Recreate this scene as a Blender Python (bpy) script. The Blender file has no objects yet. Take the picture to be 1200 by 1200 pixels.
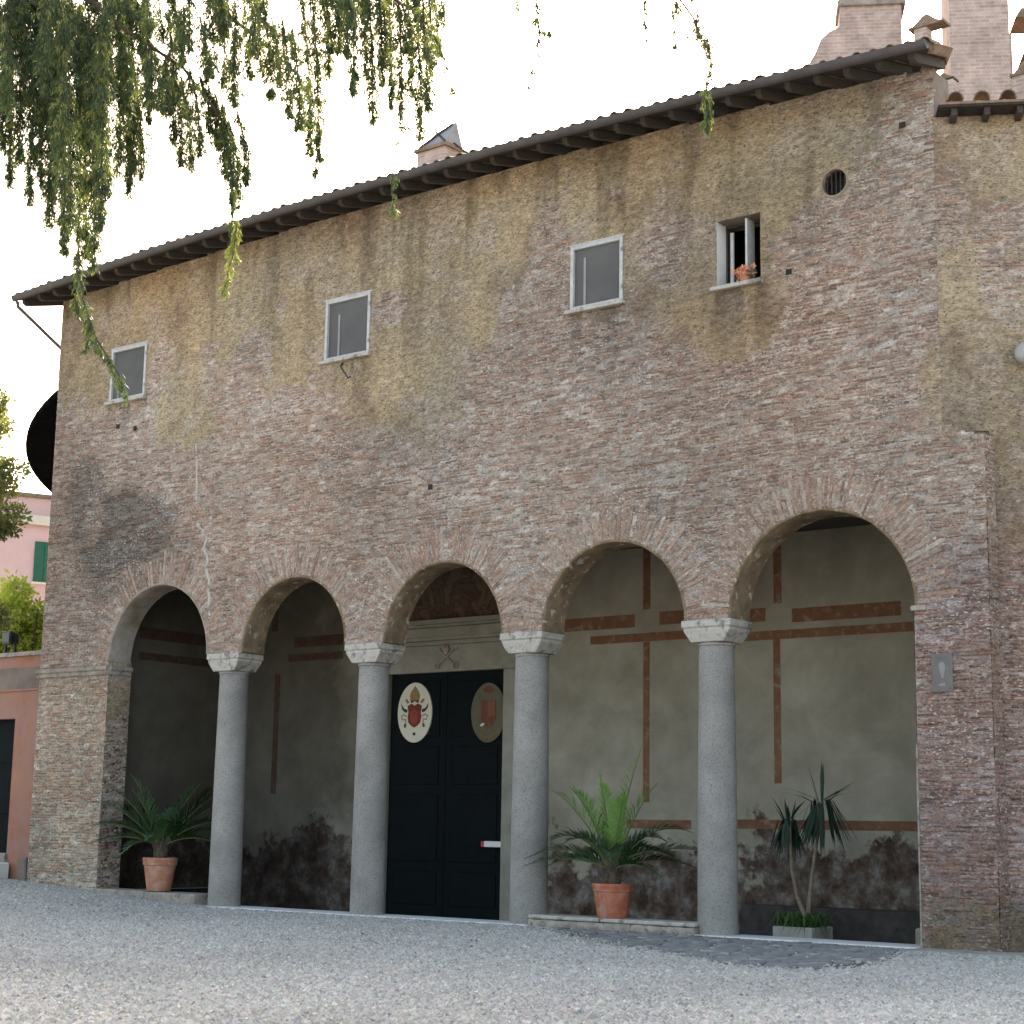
import bpy, bmesh, math, random
import numpy as np
from mathutils import Vector, Matrix

random.seed(7)
rng = np.random.default_rng(7)
R = math.radians
SC = bpy.context.scene
COL = SC.collection

# ------------------------------------------------------------------ camera
YAW, PITCH, ROLL = R(38.075), R(10.289), R(0.960)
FPX = 2045.2                      # focal length in pixels of a 1200 px picture
CAM = np.array([18.863, -24.618, 1.65])
_d = np.array([-math.sin(YAW) * math.cos(PITCH), math.cos(YAW) * math.cos(PITCH), math.sin(PITCH)])
_r = np.array([math.cos(YAW), math.sin(YAW), 0.0])
_u = np.cross(_r, _d)
_r2 = math.cos(ROLL) * _r + math.sin(ROLL) * _u
_u2 = -math.sin(ROLL) * _r + math.cos(ROLL) * _u
cd = bpy.data.cameras.new('camera')
cam = bpy.data.objects.new('camera', cd)
COL.objects.link(cam)
cd.sensor_width = 36.0
cd.lens = 36.0 * FPX / 1200.0
cd.clip_start = 0.1
cd.clip_end = 3000
m4 = Matrix.Identity(4)
for i in range(3):
    m4[i][0], m4[i][1], m4[i][2], m4[i][3] = _r2[i], _u2[i], -_d[i], CAM[i]
cam.matrix_world = m4
SC.camera = cam

# ------------------------------------------------------------------ light
SUN_EL, SUN_AZ = R(34), R(-28)     # azimuth from +Y towards +X: behind the building, to the left
w = bpy.data.worlds.new('World')
SC.world = w
w.use_nodes = True
nt = w.node_tree
bg = nt.nodes['Background']
sky = nt.nodes.new('ShaderNodeTexSky')
sky.sky_type = 'NISHITA'
sky.sun_disc = False
sky.sun_elevation = SUN_EL
sky.sun_rotation = SUN_AZ
sky.air_density = 1.0
sky.dust_density = 4.0
sky.ozone_density = 0.6
wb = nt.nodes.new('ShaderNodeMix')
wb.data_type = 'RGBA'
wb.blend_type = 'MULTIPLY'
wb.inputs[0].default_value = 1.0
wb.inputs[7].default_value = (1.14, 1.0, 0.835, 1)      # hazy, slightly warm air
nt.links.new(sky.outputs[0], wb.inputs[6])
nt.links.new(wb.outputs[2], bg.inputs[0])
bg.inputs[1].default_value = 0.15
sd = bpy.data.lights.new('sun', 'SUN')
sd.energy = 3.2
sd.angle = R(0.53)
sd.color = (1.0, 0.93, 0.82)
sun = bpy.data.objects.new('sun', sd)
COL.objects.link(sun)
sun.location = (0, 0, 40)
sv = Vector((math.sin(SUN_AZ) * math.cos(SUN_EL), math.cos(SUN_AZ) * math.cos(SUN_EL), math.sin(SUN_EL)))
sun.rotation_euler = sv.to_track_quat('Z', 'Y').to_euler()
SC.view_settings.view_transform = 'Standard'
SC.view_settings.look = 'None'
SC.view_settings.gamma = 1.0
SC.view_settings.use_curve_mapping = False
SC.view_settings.exposure = 2.22


# ------------------------------------------------------------------ helpers
def pray(px, py):
    d = np.array([(px - 600) / FPX, -(py - 600) / FPX, 1.0])
    return d[0] * _r2 + d[1] * _u2 + d[2] * _d


def at_y(px, py, Y=0.0):
    d = pray(px, py)
    return CAM + d * ((Y - CAM[1]) / d[1])


def along(px, py, dist):
    d = pray(px, py)
    return CAM + d * (dist / math.hypot(d[0], d[1]))


def project(P):
    q = np.asarray(P, float) - CAM
    a, b, c = q @ _r2, q @ _u2, q @ _d
    return 600 + FPX * a / c, 600 - FPX * b / c


def tag(o, label=None, cat=None, group=None, kind=None):
    if label: o['label'] = label
    if cat: o['category'] = cat
    if group: o['group'] = group
    if kind: o['kind'] = kind
    return o


def empty(name, loc=(0, 0, 0), rz=0.0):
    o = bpy.data.objects.new(name, None)
    COL.objects.link(o)
    o.location = loc
    o.rotation_euler = (0, 0, rz)
    o.empty_display_size = 0.3
    return o


def link(name, me, parent=None, loc=(0, 0, 0), rot=(0, 0, 0), scale=(1, 1, 1)):
    o = bpy.data.objects.new(name, me)
    COL.objects.link(o)
    o.parent = parent
    o.location = loc
    o.rotation_euler = rot
    o.scale = scale
    return o


def np_mesh(name, V, F, mat=None, col=None, smooth=False):
    """V (n,3), F (m,k) with one k."""
    V = np.ascontiguousarray(V, np.float32)
    F = np.ascontiguousarray(F, np.int32)
    me = bpy.data.meshes.new(name)
    me.vertices.add(len(V))
    me.vertices.foreach_set('co', V.ravel())
    k = F.shape[1]
    me.loops.add(F.size)
    me.loops.foreach_set('vertex_index', F.ravel())
    me.polygons.add(len(F))
    me.polygons.foreach_set('loop_start', np.arange(0, F.size, k, dtype=np.int32))
    me.polygons.foreach_set('loop_total', np.full(len(F), k, np.int32))
    if smooth:
        me.polygons.foreach_set('use_smooth', np.ones(len(F), bool))
    if col is not None:
        a = me.attributes.new('col', 'FLOAT_COLOR', 'POINT')
        c = np.ones((len(V), 4), np.float32)
        c[:, :col.shape[1]] = col
        a.data.foreach_set('color', c.ravel())
    me.update(calc_edges=True)
    me.validate()
    if mat: me.materials.append(mat)
    return me


class MB:
    """collects boxes, bars, tubes and lathes into one mesh"""

    def __init__(self):
        self.v, self.f = [], []

    def add(self, vs, fs):
        n = len(self.v)
        self.v += [tuple(map(float, p)) for p in vs]
        self.f += [tuple(i + n for i in f) for f in fs]
        return self

    def box(self, x0, x1, y0, y1, z0, z1):
        return self.add([(x0, y0, z0), (x1, y0, z0), (x1, y1, z0), (x0, y1, z0), (x0, y0, z1), (x1, y0, z1), (x1, y1, z1), (x0, y1, z1)],
                        [(0, 3, 2, 1), (4, 5, 6, 7), (0, 1, 5, 4), (1, 2, 6, 5), (2, 3, 7, 6), (3, 0, 4, 7)])

    def tube(self, pts, rad, n=8, cap=True):
        pts = [Vector(p) for p in pts]
        rad = rad if hasattr(rad, '__len__') else [rad] * len(pts)
        rings = []
        up = Vector((0.13, 0.27, 0.95)).normalized()
        for i, p in enumerate(pts):
            t = (pts[min(i + 1, len(pts) - 1)] - pts[max(i - 1, 0)]).normalized()
            a = t.cross(up)
            if a.length < 1e-3: a = t.cross(Vector((1, 0, 0)))
            a.normalize()
            b = t.cross(a).normalized()
            rings.append([p + (a * math.cos(2 * math.pi * k / n) + b * math.sin(2 * math.pi * k / n)) * rad[i] for k in range(n)])
        vs = [q for r_ in rings for q in r_]
        fs = []
        for i in range(len(pts) - 1):
            for k in range(n):
                fs.append((i * n + k, i * n + (k + 1) % n, (i + 1) * n + (k + 1) % n, (i + 1) * n + k))
        if cap:
            fs.append(tuple(range(n))[::-1])
            fs.append(tuple((len(pts) - 1) * n + k for k in range(n)))
        return self.add(vs, fs)

    def lathe(self, prof, c=(0, 0, 0), n=24, cap=True):
        vs, fs = [], []
        for (r_, z) in prof:
            for k in range(n):
                a = 2 * math.pi * k / n
                vs.append((c[0] + r_ * math.cos(a), c[1] + r_ * math.sin(a), c[2] + z))
        for i in range(len(prof) - 1):
            for k in range(n):
                fs.append((i * n + k, i * n + (k + 1) % n, (i + 1) * n + (k + 1) % n, (i + 1) * n + k))
        if cap:
            fs.append(tuple(range(n))[::-1])
            fs.append(tuple((len(prof) - 1) * n + k for k in range(n)))
        return self.add(vs, fs)

    def prism(self, poly, y0, y1):
        """polygon of (x,z) pushed from y0 to y1"""
        n = len(poly)
        vs = [(x, y0, z) for x, z in poly] + [(x, y1, z) for x, z in poly]
        fs = [tuple(range(n)), tuple(range(2 * n - 1, n - 1, -1))]
        for i in range(n):
            j = (i + 1) % n
            fs.append((j, i, n + i, n + j))
        return self.add(vs, fs)

    def mesh(self, name, mat, smooth=False, bevel=0.0):
        me = bpy.data.meshes.new(name)
        me.from_pydata(self.v, [], self.f)
        bm = bmesh.new()
        bm.from_mesh(me)
        bmesh.ops.recalc_face_normals(bm, faces=bm.faces)
        if bevel > 0:
            ed = [e for e in bm.edges if len(e.link_faces) == 2 and e.calc_face_angle(0) > 0.6]
            bmesh.ops.bevel(bm, geom=ed, offset=bevel, segments=1, affect='EDGES', profile=0.5)
        bm.to_mesh(me)
        bm.free()
        if smooth:
            for p in me.polygons: p.use_smooth = True
            try:
                me.set_sharp_from_angle(angle=R(40))
            except Exception:
                pass
        me.materials.append(mat)
        return me

    def build(self, name, mat, parent=None, loc=(0, 0, 0), smooth=False, bevel=0.0):
        return link(name, self.mesh(name, mat, smooth, bevel), parent, loc)


# value noise in numpy
_lat = rng.random((64, 256, 256))


def vnoise(x, y, seed=0):
    L = _lat[seed % 64]
    xi = np.floor(x).astype(int); yi = np.floor(y).astype(int)
    fx = x - xi; fy = y - yi
    fx = fx * fx * (3 - 2 * fx); fy = fy * fy * (3 - 2 * fy)
    g = lambda a, b: L[a % 256, b % 256]
    return (g(xi, yi) * (1 - fx) + g(xi + 1, yi) * fx) * (1 - fy) + (g(xi, yi + 1) * (1 - fx) + g(xi + 1, yi + 1) * fx) * fy


def fbm(x, y, scale=1.0, octv=4, seed=0, gain=0.5):
    s = 0; a = 1; t = 0
    for o in range(octv):
        s = s + a * vnoise(np.asarray(x) * scale * 2 ** o + 17.3 * o, np.asarray(y) * scale * 2 ** o + 5.1 * o, seed + o)
        t += a; a *= gain
    return s / t


def sstep(a, b, x):
    t = np.clip((x - a) / (b - a), 0, 1)
    return t * t * (3 - 2 * t)


# ------------------------------------------------------------------ materials
def new_mat(name):
    m = bpy.data.materials.new(name)
    m.use_nodes = True
    t = m.node_tree
    b = t.nodes['Principled BSDF']
    b.inputs['Specular IOR Level'].default_value = 0.25
    return m, t, b


def N(t, kind, **kw):
    n = t.nodes.new(kind)
    for k, v in kw.items():
        if k.startswith('i_'):
            n.inputs[k[2:].replace('_', ' ')].default_value = v
        else:
            setattr(n, k, v)
    return n


def coords(t, scale=(1, 1, 1), which=None):
    """world position, so that look-alikes never share a pattern"""
    tc = N(t, 'ShaderNodeNewGeometry')
    mp = N(t, 'ShaderNodeMapping')
    mp.inputs['Scale'].default_value = scale
    t.links.new(tc.outputs['Position'], mp.inputs[0])
    return mp.outputs[0]


def noise(t, vec, scale, detail=6, rough=0.6, dist=0.0):
    n = N(t, 'ShaderNodeTexNoise')
    n.inputs['Scale'].default_value = scale
    n.inputs['Detail'].default_value = detail
    n.inputs['Roughness'].default_value = rough
    n.inputs['Distortion'].default_value = dist
    t.links.new(vec, n.inputs['Vector'])
    return n.outputs['Fac']


def ramp(t, fac, stops):
    r_ = N(t, 'ShaderNodeValToRGB')
    e = r_.color_ramp.elements
    while len(e) < len(stops): e.new(0.5)
    for i, (p, c) in enumerate(stops):
        e[i].position = p
        e[i].color = (c, c, c, 1) if not hasattr(c, '__len__') else (*c, 1)
    t.links.new(fac, r_.inputs[0])
    return r_.outputs[0]


def mix(t, fac, a, b, mode='MIX'):
    n = N(t, 'ShaderNodeMix', data_type='RGBA', blend_type=mode)
    for sock, v in ((n.inputs[0], fac), (n.inputs[6], a), (n.inputs[7], b)):
        if hasattr(v, 'links'): t.links.new(v, sock)
        elif hasattr(v, '__len__'): sock.default_value = (*v, 1)
        else: sock.default_value = v
    return n.outputs[2]


def bump(t, b, h, strength=0.3, dist=0.02):
    n = N(t, 'ShaderNodeBump')
    n.inputs['Strength'].default_value = strength
    n.inputs['Distance'].default_value = dist
    t.links.new(h, n.inputs['Height'])
    t.links.new(n.outputs[0], b.inputs['Normal'])


def simple(name, c1, c2, scale=6.0, rough=0.85, bmp=0.25, bscale=None, bdist=0.01, stretch=(1, 1, 1), spec=0.25, metal=0.0, dirt=None):
    m, t, b = new_mat(name)
    v = coords(t, stretch)
    n = noise(t, v, scale, 8, 0.65)
    c = ramp(t, n, [(0.3, c1), (0.7, c2)])
    if dirt:
        n2 = noise(t, v, dirt[0], 6, 0.7, 0.4)
        c = mix(t, ramp(t, n2, [(dirt[2], 0.0), (dirt[3], 1.0)]), c, dirt[1])
    t.links.new(c, b.inputs['Base Color'])
    b.inputs['Roughness'].default_value = rough
    b.inputs['Specular IOR Level'].default_value = spec
    b.inputs['Metallic'].default_value = metal
    if bmp: bump(t, b, noise(t, v, bscale or scale * 4, 6, 0.7), bmp, bdist)
    return m


def masonry_mat():
    m, t, b = new_mat('masonry')
    a = N(t, 'ShaderNodeAttribute', attribute_name='col', attribute_type='GEOMETRY')
    v = coords(t, (0.75, 0.75, 1.9))
    n1 = noise(t, v, 6, 8, 0.75)
    n2 = noise(t, v, 24, 5, 0.75)
    c = mix(t, 1.0, a.outputs['Color'], ramp(t, n1, [(0.36, 0.72), (0.64, 1.28)]), 'MULTIPLY')
    c = mix(t, 1.0, c, ramp(t, n2, [(0.36, 0.74), (0.64, 1.26)]), 'MULTIPLY')
    # lime flecks and small dark pits
    vs = coords(t, (1.0, 1.0, 2.0))
    fl = noise(t, vs, 15, 3, 0.55)
    fl2 = noise(t, v, 0.9, 4, 0.6)
    flm = N(t, 'ShaderNodeMath', operation='MULTIPLY')
    t.links.new(ramp(t, fl, [(0.585, 0.0), (0.625, 1.0)]), flm.inputs[0])
    t.links.new(ramp(t, fl2, [(0.42, 0.08), (0.60, 0.9)]), flm.inputs[1])
    fla = N(t, 'ShaderNodeMath', operation='MULTIPLY')
    t.links.new(flm.outputs[0], fla.inputs[0])
    t.links.new(a.outputs['Alpha'], fla.inputs[1])
    c = mix(t, fla.outputs[0], c, (0.58, 0.54, 0.49))
    pit = noise(t, vs, 19, 3, 0.5)
    c = mix(t, ramp(t, pit, [(0.34, 0.8), (0.40, 0.0)]), c, (0.075, 0.055, 0.042))
    t.links.new(c, b.inputs['Base Color'])
    b.inputs['Roughness'].default_value = 0.95
    b.inputs['Specular IOR Level'].default_value = 0.12
    bump(t, b, n2, 0.9, 0.02)
    return m


M = {}
M['masonry'] = masonry_mat()
M['core'] = simple('wall_core', (0.15, 0.12, 0.10), (0.24, 0.20, 0.165), 5)
M['voussoir_old'] = simple('voussoir_brick', (0.23, 0.135, 0.10), (0.43, 0.30, 0.235), 3.2, 0.95, 0.6, 40, 0.012, dirt=(2.2, (0.46, 0.40, 0.345), 0.52, 0.62))
M['soffit'] = simple('soffit_plaster', (0.10, 0.072, 0.047), (0.31, 0.235, 0.15), 2.6, 0.95, 0.7, 14, 0.03, dirt=(4.5, (0.48, 0.43, 0.34), 0.57, 0.63))
M['soffit_grey'] = simple('soffit_grey_plaster', (0.17, 0.135, 0.09), (0.40, 0.37, 0.34), 1.8, 0.95, 0.6, 14, 0.02)
M['plasterrim'] = simple('plaster_rim', (0.20, 0.165, 0.12), (0.30, 0.25, 0.185), 6, 0.95, 0.5, 20, 0.02)
M['granite'] = simple('grey_granite', (0.195, 0.186, 0.172), (0.345, 0.330, 0.305), 1.1, 0.75, 0.25, 60, 0.006, dirt=(45, (0.13, 0.13, 0.135), 0.53, 0.62))
M['marble'] = simple('weathered_marble', (0.34, 0.32, 0.285), (0.54, 0.515, 0.47), 4, 0.8, 0.5, 14, 0.02, dirt=(4, (0.19, 0.175, 0.15), 0.5, 0.62))
M['threshold'] = simple('threshold_marble', (0.48, 0.48, 0.47), (0.66, 0.66, 0.65), 3, 0.6, 0.2, 30, 0.004)
M['travertine'] = simple('rough_travertine', (0.20, 0.175, 0.15), (0.40, 0.36, 0.31), 5, 0.9, 0.6, 18, 0.02, dirt=(7, (0.09, 0.085, 0.075), 0.55, 0.68))
M['lintel'] = simple('door_surround_marble', (0.20, 0.195, 0.16), (0.30, 0.29, 0.245), 2.5, 0.7, 0.2, 30, 0.004)
M['tile'] = simple('clay_roof_tile', (0.14, 0.10, 0.075), (0.32, 0.22, 0.16), 4, 0.9, 0.4, 30, 0.01, dirt=(7, (0.12, 0.13, 0.07), 0.5, 0.66))
M['wood'] = simple('old_rafter_wood', (0.035, 0.03, 0.027), (0.085, 0.07, 0.06), 5, 0.85, 0.4, 12, 0.01, (1, 6, 6))
M['board'] = simple('eave_board', (0.025, 0.021, 0.02), (0.06, 0.05, 0.043), 4, 0.85, 0.4, 12, 0.01, (6, 1, 1))
M['tarred'] = simple('tarred_eave_wood', (0.003, 0.003, 0.0035), (0.008, 0.0075, 0.008), 2, 0.95, 0.3, spec=0.0)
M['gutter'] = simple('brown_metal_gutter', (0.045, 0.04, 0.04), (0.085, 0.073, 0.07), 3, 0.6, 0.1, spec=0.4)
M['iron'] = simple('dark_iron', (0.02, 0.02, 0.022), (0.055, 0.045, 0.04), 20, 0.6, 0.2)
M['frame'] = simple('white_window_frame', (0.36, 0.365, 0.365), (0.54, 0.545, 0.54), 9, 0.55, 0.15, dirt=(14, (0.30, 0.30, 0.29), 0.6, 0.7))
M['screen'] = simple('insect_screen', (0.085, 0.085, 0.085), (0.12, 0.12, 0.118), 1.2, 0.75, 0.0, spec=0.2)
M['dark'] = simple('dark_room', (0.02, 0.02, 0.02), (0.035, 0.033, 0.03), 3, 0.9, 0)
M['doorwood'] = simple('dark_green_door_paint', (0.0035, 0.006, 0.007), (0.006, 0.009, 0.0105), 3, 0.7, 0.1, spec=0.08)
M['ceil'] = simple('portico_ceiling', (0.06, 0.05, 0.04), (0.11, 0.095, 0.075), 2, 0.9, 0.2)
M['floor'] = simple('portico_floor', (0.03, 0.028, 0.026), (0.075, 0.068, 0.06), 4, 0.8, 0.2)
M['band'] = simple('faded_red_fresco', (0.13, 0.062, 0.036), (0.21, 0.105, 0.06), 3.5, 0.9, 0.1, dirt=(4, (0.215, 0.195, 0.145), 0.53, 0.66))
M['band_shaded'] = simple('shaded_red_fresco', (0.045, 0.024, 0.016), (0.075, 0.04, 0.026), 3.5, 0.9, 0.1, dirt=(4, (0.06, 0.055, 0.045), 0.50, 0.62))  # darker copy of the red bands, shade of the left bays in the colour
M['terra'] = simple('terracotta', (0.33, 0.10, 0.055), (0.47, 0.165, 0.095), 5, 0.85, 0.2, 40, 0.004, dirt=(5, (0.40, 0.24, 0.18), 0.48, 0.66))
M['terra2'] = simple('pale_terracotta', (0.36, 0.155, 0.09), (0.50, 0.24, 0.155), 5, 0.85, 0.2, 40, 0.004, dirt=(5, (0.46, 0.33, 0.26), 0.5, 0.66))
M['soil'] = simple('soil', (0.02, 0.016, 0.012), (0.05, 0.04, 0.03), 12, 0.95, 0.5)
M['planter'] = simple('pale_stone_planter', (0.34, 0.33, 0.29), (0.48, 0.46, 0.42), 4, 0.8, 0.3)
M['bark'] = simple('bark', (0.05, 0.036, 0.026), (0.13, 0.10, 0.075), 8, 0.95, 0.8, 24, 0.03, (1, 1, 0.3))
M['stem'] = simple('pale_yucca_stem', (0.16, 0.13, 0.09), (0.30, 0.25, 0.19), 10, 0.9, 0.4)
M['orange'] = simple('faded_orange_plaster', (0.27, 0.125, 0.08), (0.37, 0.19, 0.13), 1.4, 0.9, 0.25, 12, 0.01, dirt=(1.3, (0.30, 0.18, 0.155), 0.46, 0.62))
M['greyplaster'] = simple('grey_plaster_band', (0.13, 0.11, 0.095), (0.23, 0.18, 0.15), 1.6, 0.9, 0.2)
M['pinkhouse'] = simple('pink_house_plaster', (0.58, 0.37, 0.34), (0.66, 0.46, 0.42), 0.7, 0.9, 0.1)
M['cream'] = simple('cream_cornice', (0.62, 0.54, 0.42), (0.72, 0.64, 0.52), 2, 0.85, 0.1)
M['shutter'] = simple('green_shutter', (0.02, 0.09, 0.05), (0.03, 0.13, 0.075), 4, 0.6, 0.1)
M['glass'] = simple('dark_glass', (0.03, 0.035, 0.04), (0.05, 0.055, 0.06), 2, 0.12, 0, spec=0.5)
M['lampblack'] = simple('black_lamp_housing', (0.012, 0.012, 0.013), (0.02, 0.02, 0.022), 8, 0.45, 0, spec=0.4)
M['lampglobe'] = simple('milky_lamp_glass', (0.26, 0.265, 0.26), (0.38, 0.385, 0.375), 4, 0.3, 0, spec=0.4)
M['white'] = simple('white_paint', (0.66, 0.66, 0.65), (0.76, 0.76, 0.74), 4, 0.5, 0)
M['redtip'] = simple('red_paint', (0.45, 0.05, 0.04), (0.5, 0.07, 0.05), 4, 0.5, 0)
M['plaque'] = simple('ivory_enamel', (0.55, 0.52, 0.43), (0.64, 0.61, 0.51), 3, 0.5, 0)
M['plaque2'] = simple('aged_olive_enamel', (0.075, 0.066, 0.04), (0.11, 0.095, 0.058), 5, 0.5, 0)
M['crest_red'] = simple('crest_red', (0.20, 0.028, 0.018), (0.30, 0.05, 0.03), 9, 0.5, 0)
M['crest_dark'] = simple('crest_dark_red', (0.11, 0.018, 0.012), (0.17, 0.03, 0.02), 9, 0.5, 0)
M['crest_faded'] = simple('crest_faded_red', (0.095, 0.035, 0.018), (0.15, 0.055, 0.028), 14, 0.6, 0)
M['crest_tan'] = simple('crest_tan', (0.15, 0.05, 0.025), (0.21, 0.085, 0.04), 14, 0.6, 0)
M['crest_gold'] = simple('crest_gold', (0.20, 0.12, 0.04), (0.30, 0.19, 0.07), 12, 0.5, 0)
M['crest_black'] = simple('crest_black', (0.02, 0.016, 0.012), (0.05, 0.035, 0.025), 9, 0.5, 0)
M['petal'] = simple('salmon_petals', (0.62, 0.24, 0.14), (0.78, 0.42, 0.30), 30, 0.7, 0)
M['plaquegrey'] = simple('grey_slate_plaque', (0.115, 0.108, 0.102), (0.175, 0.165, 0.155), 9, 0.6, 0.1)
M['lead'] = simple('grey_lead_sheet', (0.20, 0.20, 0.21), (0.30, 0.30, 0.31), 3, 0.6, 0.1)


def voussoir_mat():
    m, t, b = new_mat('voussoir_brick')
    v = coords(t, which='Object')
    oi = N(t, 'ShaderNodeObjectInfo')
    c = ramp(t, oi.outputs['Random'], [(0.0, (0.20, 0.135, 0.105)), (0.2, (0.33, 0.225, 0.17)), (0.45, (0.29, 0.185, 0.14)), (0.7, (0.37, 0.28, 0.22)), (0.9, (0.25, 0.19, 0.155)), (1.0, (0.42, 0.36, 0.30))])
    gm = N(t, 'ShaderNodeNewGeometry')
    n1 = noise(t, gm.outputs['Position'], 6, 8, 0.75)
    n2 = noise(t, gm.outputs['Position'], 30, 5, 0.75)
    c = mix(t, 1.0, c, ramp(t, n1, [(0.36, 0.62), (0.64, 1.38)]), 'MULTIPLY')
    c = mix(t, 1.0, c, ramp(t, n2, [(0.36, 0.7), (0.64, 1.3)]), 'MULTIPLY')
    n3 = noise(t, gm.outputs['Position'], 9, 5, 0.65)
    c = mix(t, ramp(t, n3, [(0.53, 0.0), (0.60, 0.85)]), c, (0.37, 0.315, 0.265))
    t.links.new(c, b.inputs['Base Color'])
    b.inputs['Roughness'].default_value = 0.95
    b.inputs['Specular IOR Level'].default_value = 0.12
    bump(t, b, n2, 0.9, 0.02)
    return m


M['voussoir'] = voussoir_mat()


def leaf_mat(name, c1, c2, trans=0.35, scale=2.0, rough=0.55):
    m, t, b = new_mat(name)
    v = coords(t, which='Object')
    c = ramp(t, noise(t, v, scale, 4, 0.7), [(0.3, c1), (0.7, c2)])
    t.links.new(c, b.inputs['Base Color'])
    b.inputs['Roughness'].default_value = rough
    tr = N(t, 'ShaderNodeBsdfTranslucent')
    t.links.new(mix(t, 1.0, c, (1.25, 1.2, 0.55), 'MULTIPLY'), tr.inputs[0])
    ms = N(t, 'ShaderNodeMixShader')
    ms.inputs[0].default_value = trans
    t.links.new(b.outputs[0], ms.inputs[1])
    t.links.new(tr.outputs[0], ms.inputs[2])
    t.links.new(ms.outputs[0], t.nodes['Material Output'].inputs[0])
    return m


M['cedar'] = leaf_mat('cedar_needles', (0.026, 0.050, 0.034), (0.11, 0.15, 0.07), 0.32, 2.2)
M['cedar_sunlit'] = leaf_mat('cedar_sunlit_needles', (0.14, 0.18, 0.06), (0.27, 0.29, 0.11), 0.36, 2.5)  # yellower copy of the needles, sun highlights painted into the colour
M['palm'] = leaf_mat('palm_leaflets', (0.055, 0.105, 0.05), (0.095, 0.165, 0.08), 0.15, 3)
M['palm_dark'] = leaf_mat('dark_palm_leaflets', (0.022, 0.058, 0.022), (0.04, 0.095, 0.03), 0.15, 3)
M['palm_new'] = leaf_mat('young_palm_leaflets', (0.12, 0.24, 0.05), (0.19, 0.34, 0.08), 0.3, 3)
M['rachis'] = leaf_mat('palm_rachis', (0.09, 0.12, 0.05), (0.14, 0.16, 0.07), 0.05, 3)
M['yucca'] = leaf_mat('yucca_leaf', (0.012, 0.028, 0.018), (0.028, 0.052, 0.03), 0.05, 4)
M['spider'] = leaf_mat('spider_plant_leaf', (0.05, 0.10, 0.03), (0.10, 0.17, 0.06), 0.2, 4)
M['bush'] = leaf_mat('bright_bush_leaf', (0.26, 0.34, 0.06), (0.44, 0.50, 0.14), 0.62, 1.0)
M['conifer'] = leaf_mat('conifer_leaf', (0.10, 0.13, 0.045), (0.24, 0.25, 0.11), 0.4, 1.0)


def interior_mat():
    m, t, b = new_mat('portico_old_plaster')
    v = coords(t)
    n = noise(t, v, 0.9, 8, 0.65, 0.3)
    c = ramp(t, n, [(0.34, (0.215, 0.20, 0.155)), (0.5, (0.27, 0.252, 0.20)), (0.66, (0.335, 0.315, 0.255))])
    # crumbling zone near the floor: bare brick, dirty plaster
    sep = N(t, 'ShaderNodeSeparateXYZ')
    t.links.new(v, sep.inputs[0])
    nn = noise(t, v, 0.55, 7, 0.65, 0.1)
    ad = N(t, 'ShaderNodeMath', operation='MULTIPLY_ADD')
    t.links.new(nn, ad.inputs[0])
    ad.inputs[1].default_value = 6.0
    t.links.new(sep.outputs[2], ad.inputs[2])       # z + 2.6*noise
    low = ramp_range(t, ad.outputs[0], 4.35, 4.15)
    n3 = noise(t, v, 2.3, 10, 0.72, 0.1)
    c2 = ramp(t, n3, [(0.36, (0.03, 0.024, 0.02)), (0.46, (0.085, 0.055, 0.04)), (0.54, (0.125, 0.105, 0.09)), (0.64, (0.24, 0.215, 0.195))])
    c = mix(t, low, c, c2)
    # shade towards the left end of the portico, painted into the plaster, cloudy edge
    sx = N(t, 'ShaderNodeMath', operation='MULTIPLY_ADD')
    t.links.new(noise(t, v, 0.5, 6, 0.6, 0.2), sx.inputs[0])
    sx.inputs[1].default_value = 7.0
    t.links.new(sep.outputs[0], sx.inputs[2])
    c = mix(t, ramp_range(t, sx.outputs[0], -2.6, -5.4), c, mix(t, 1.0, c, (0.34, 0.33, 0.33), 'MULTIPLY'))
    t.links.new(c, b.inputs['Base Color'])
    b.inputs['Roughness'].default_value = 0.95
    bump(t, b, noise(t, v, 9, 8, 0.7), 0.3, 0.02)
    return m


def ramp_range(t, sock, a, b_):
    n = N(t, 'ShaderNodeMapRange')
    t.links.new(sock, n.inputs[0])
    n.inputs[1].default_value = a
    n.inputs[2].default_value = b_
    n.inputs[3].default_value = 0.0
    n.inputs[4].default_value = 1.0
    return n.outputs[0]


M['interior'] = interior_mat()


def fresco_mat():
    m, t, b = new_mat('dim_lunette_fresco')
    v = coords(t)
    n = noise(t, v, 1.8, 4, 0.6, 1.2)
    c = ramp(t, n, [(0.32, (0.045, 0.04, 0.03)), (0.42, (0.10, 0.085, 0.06)), (0.48, (0.10, 0.04, 0.028)), (0.55, (0.12, 0.11, 0.085)), (0.62, (0.13, 0.085, 0.05)), (0.70, (0.04, 0.04, 0.035))])
    t.links.new(c, b.inputs['Base Color'])
    b.inputs['Roughness'].default_value = 0.9
    return m


M['fresco'] = fresco_mat()


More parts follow.
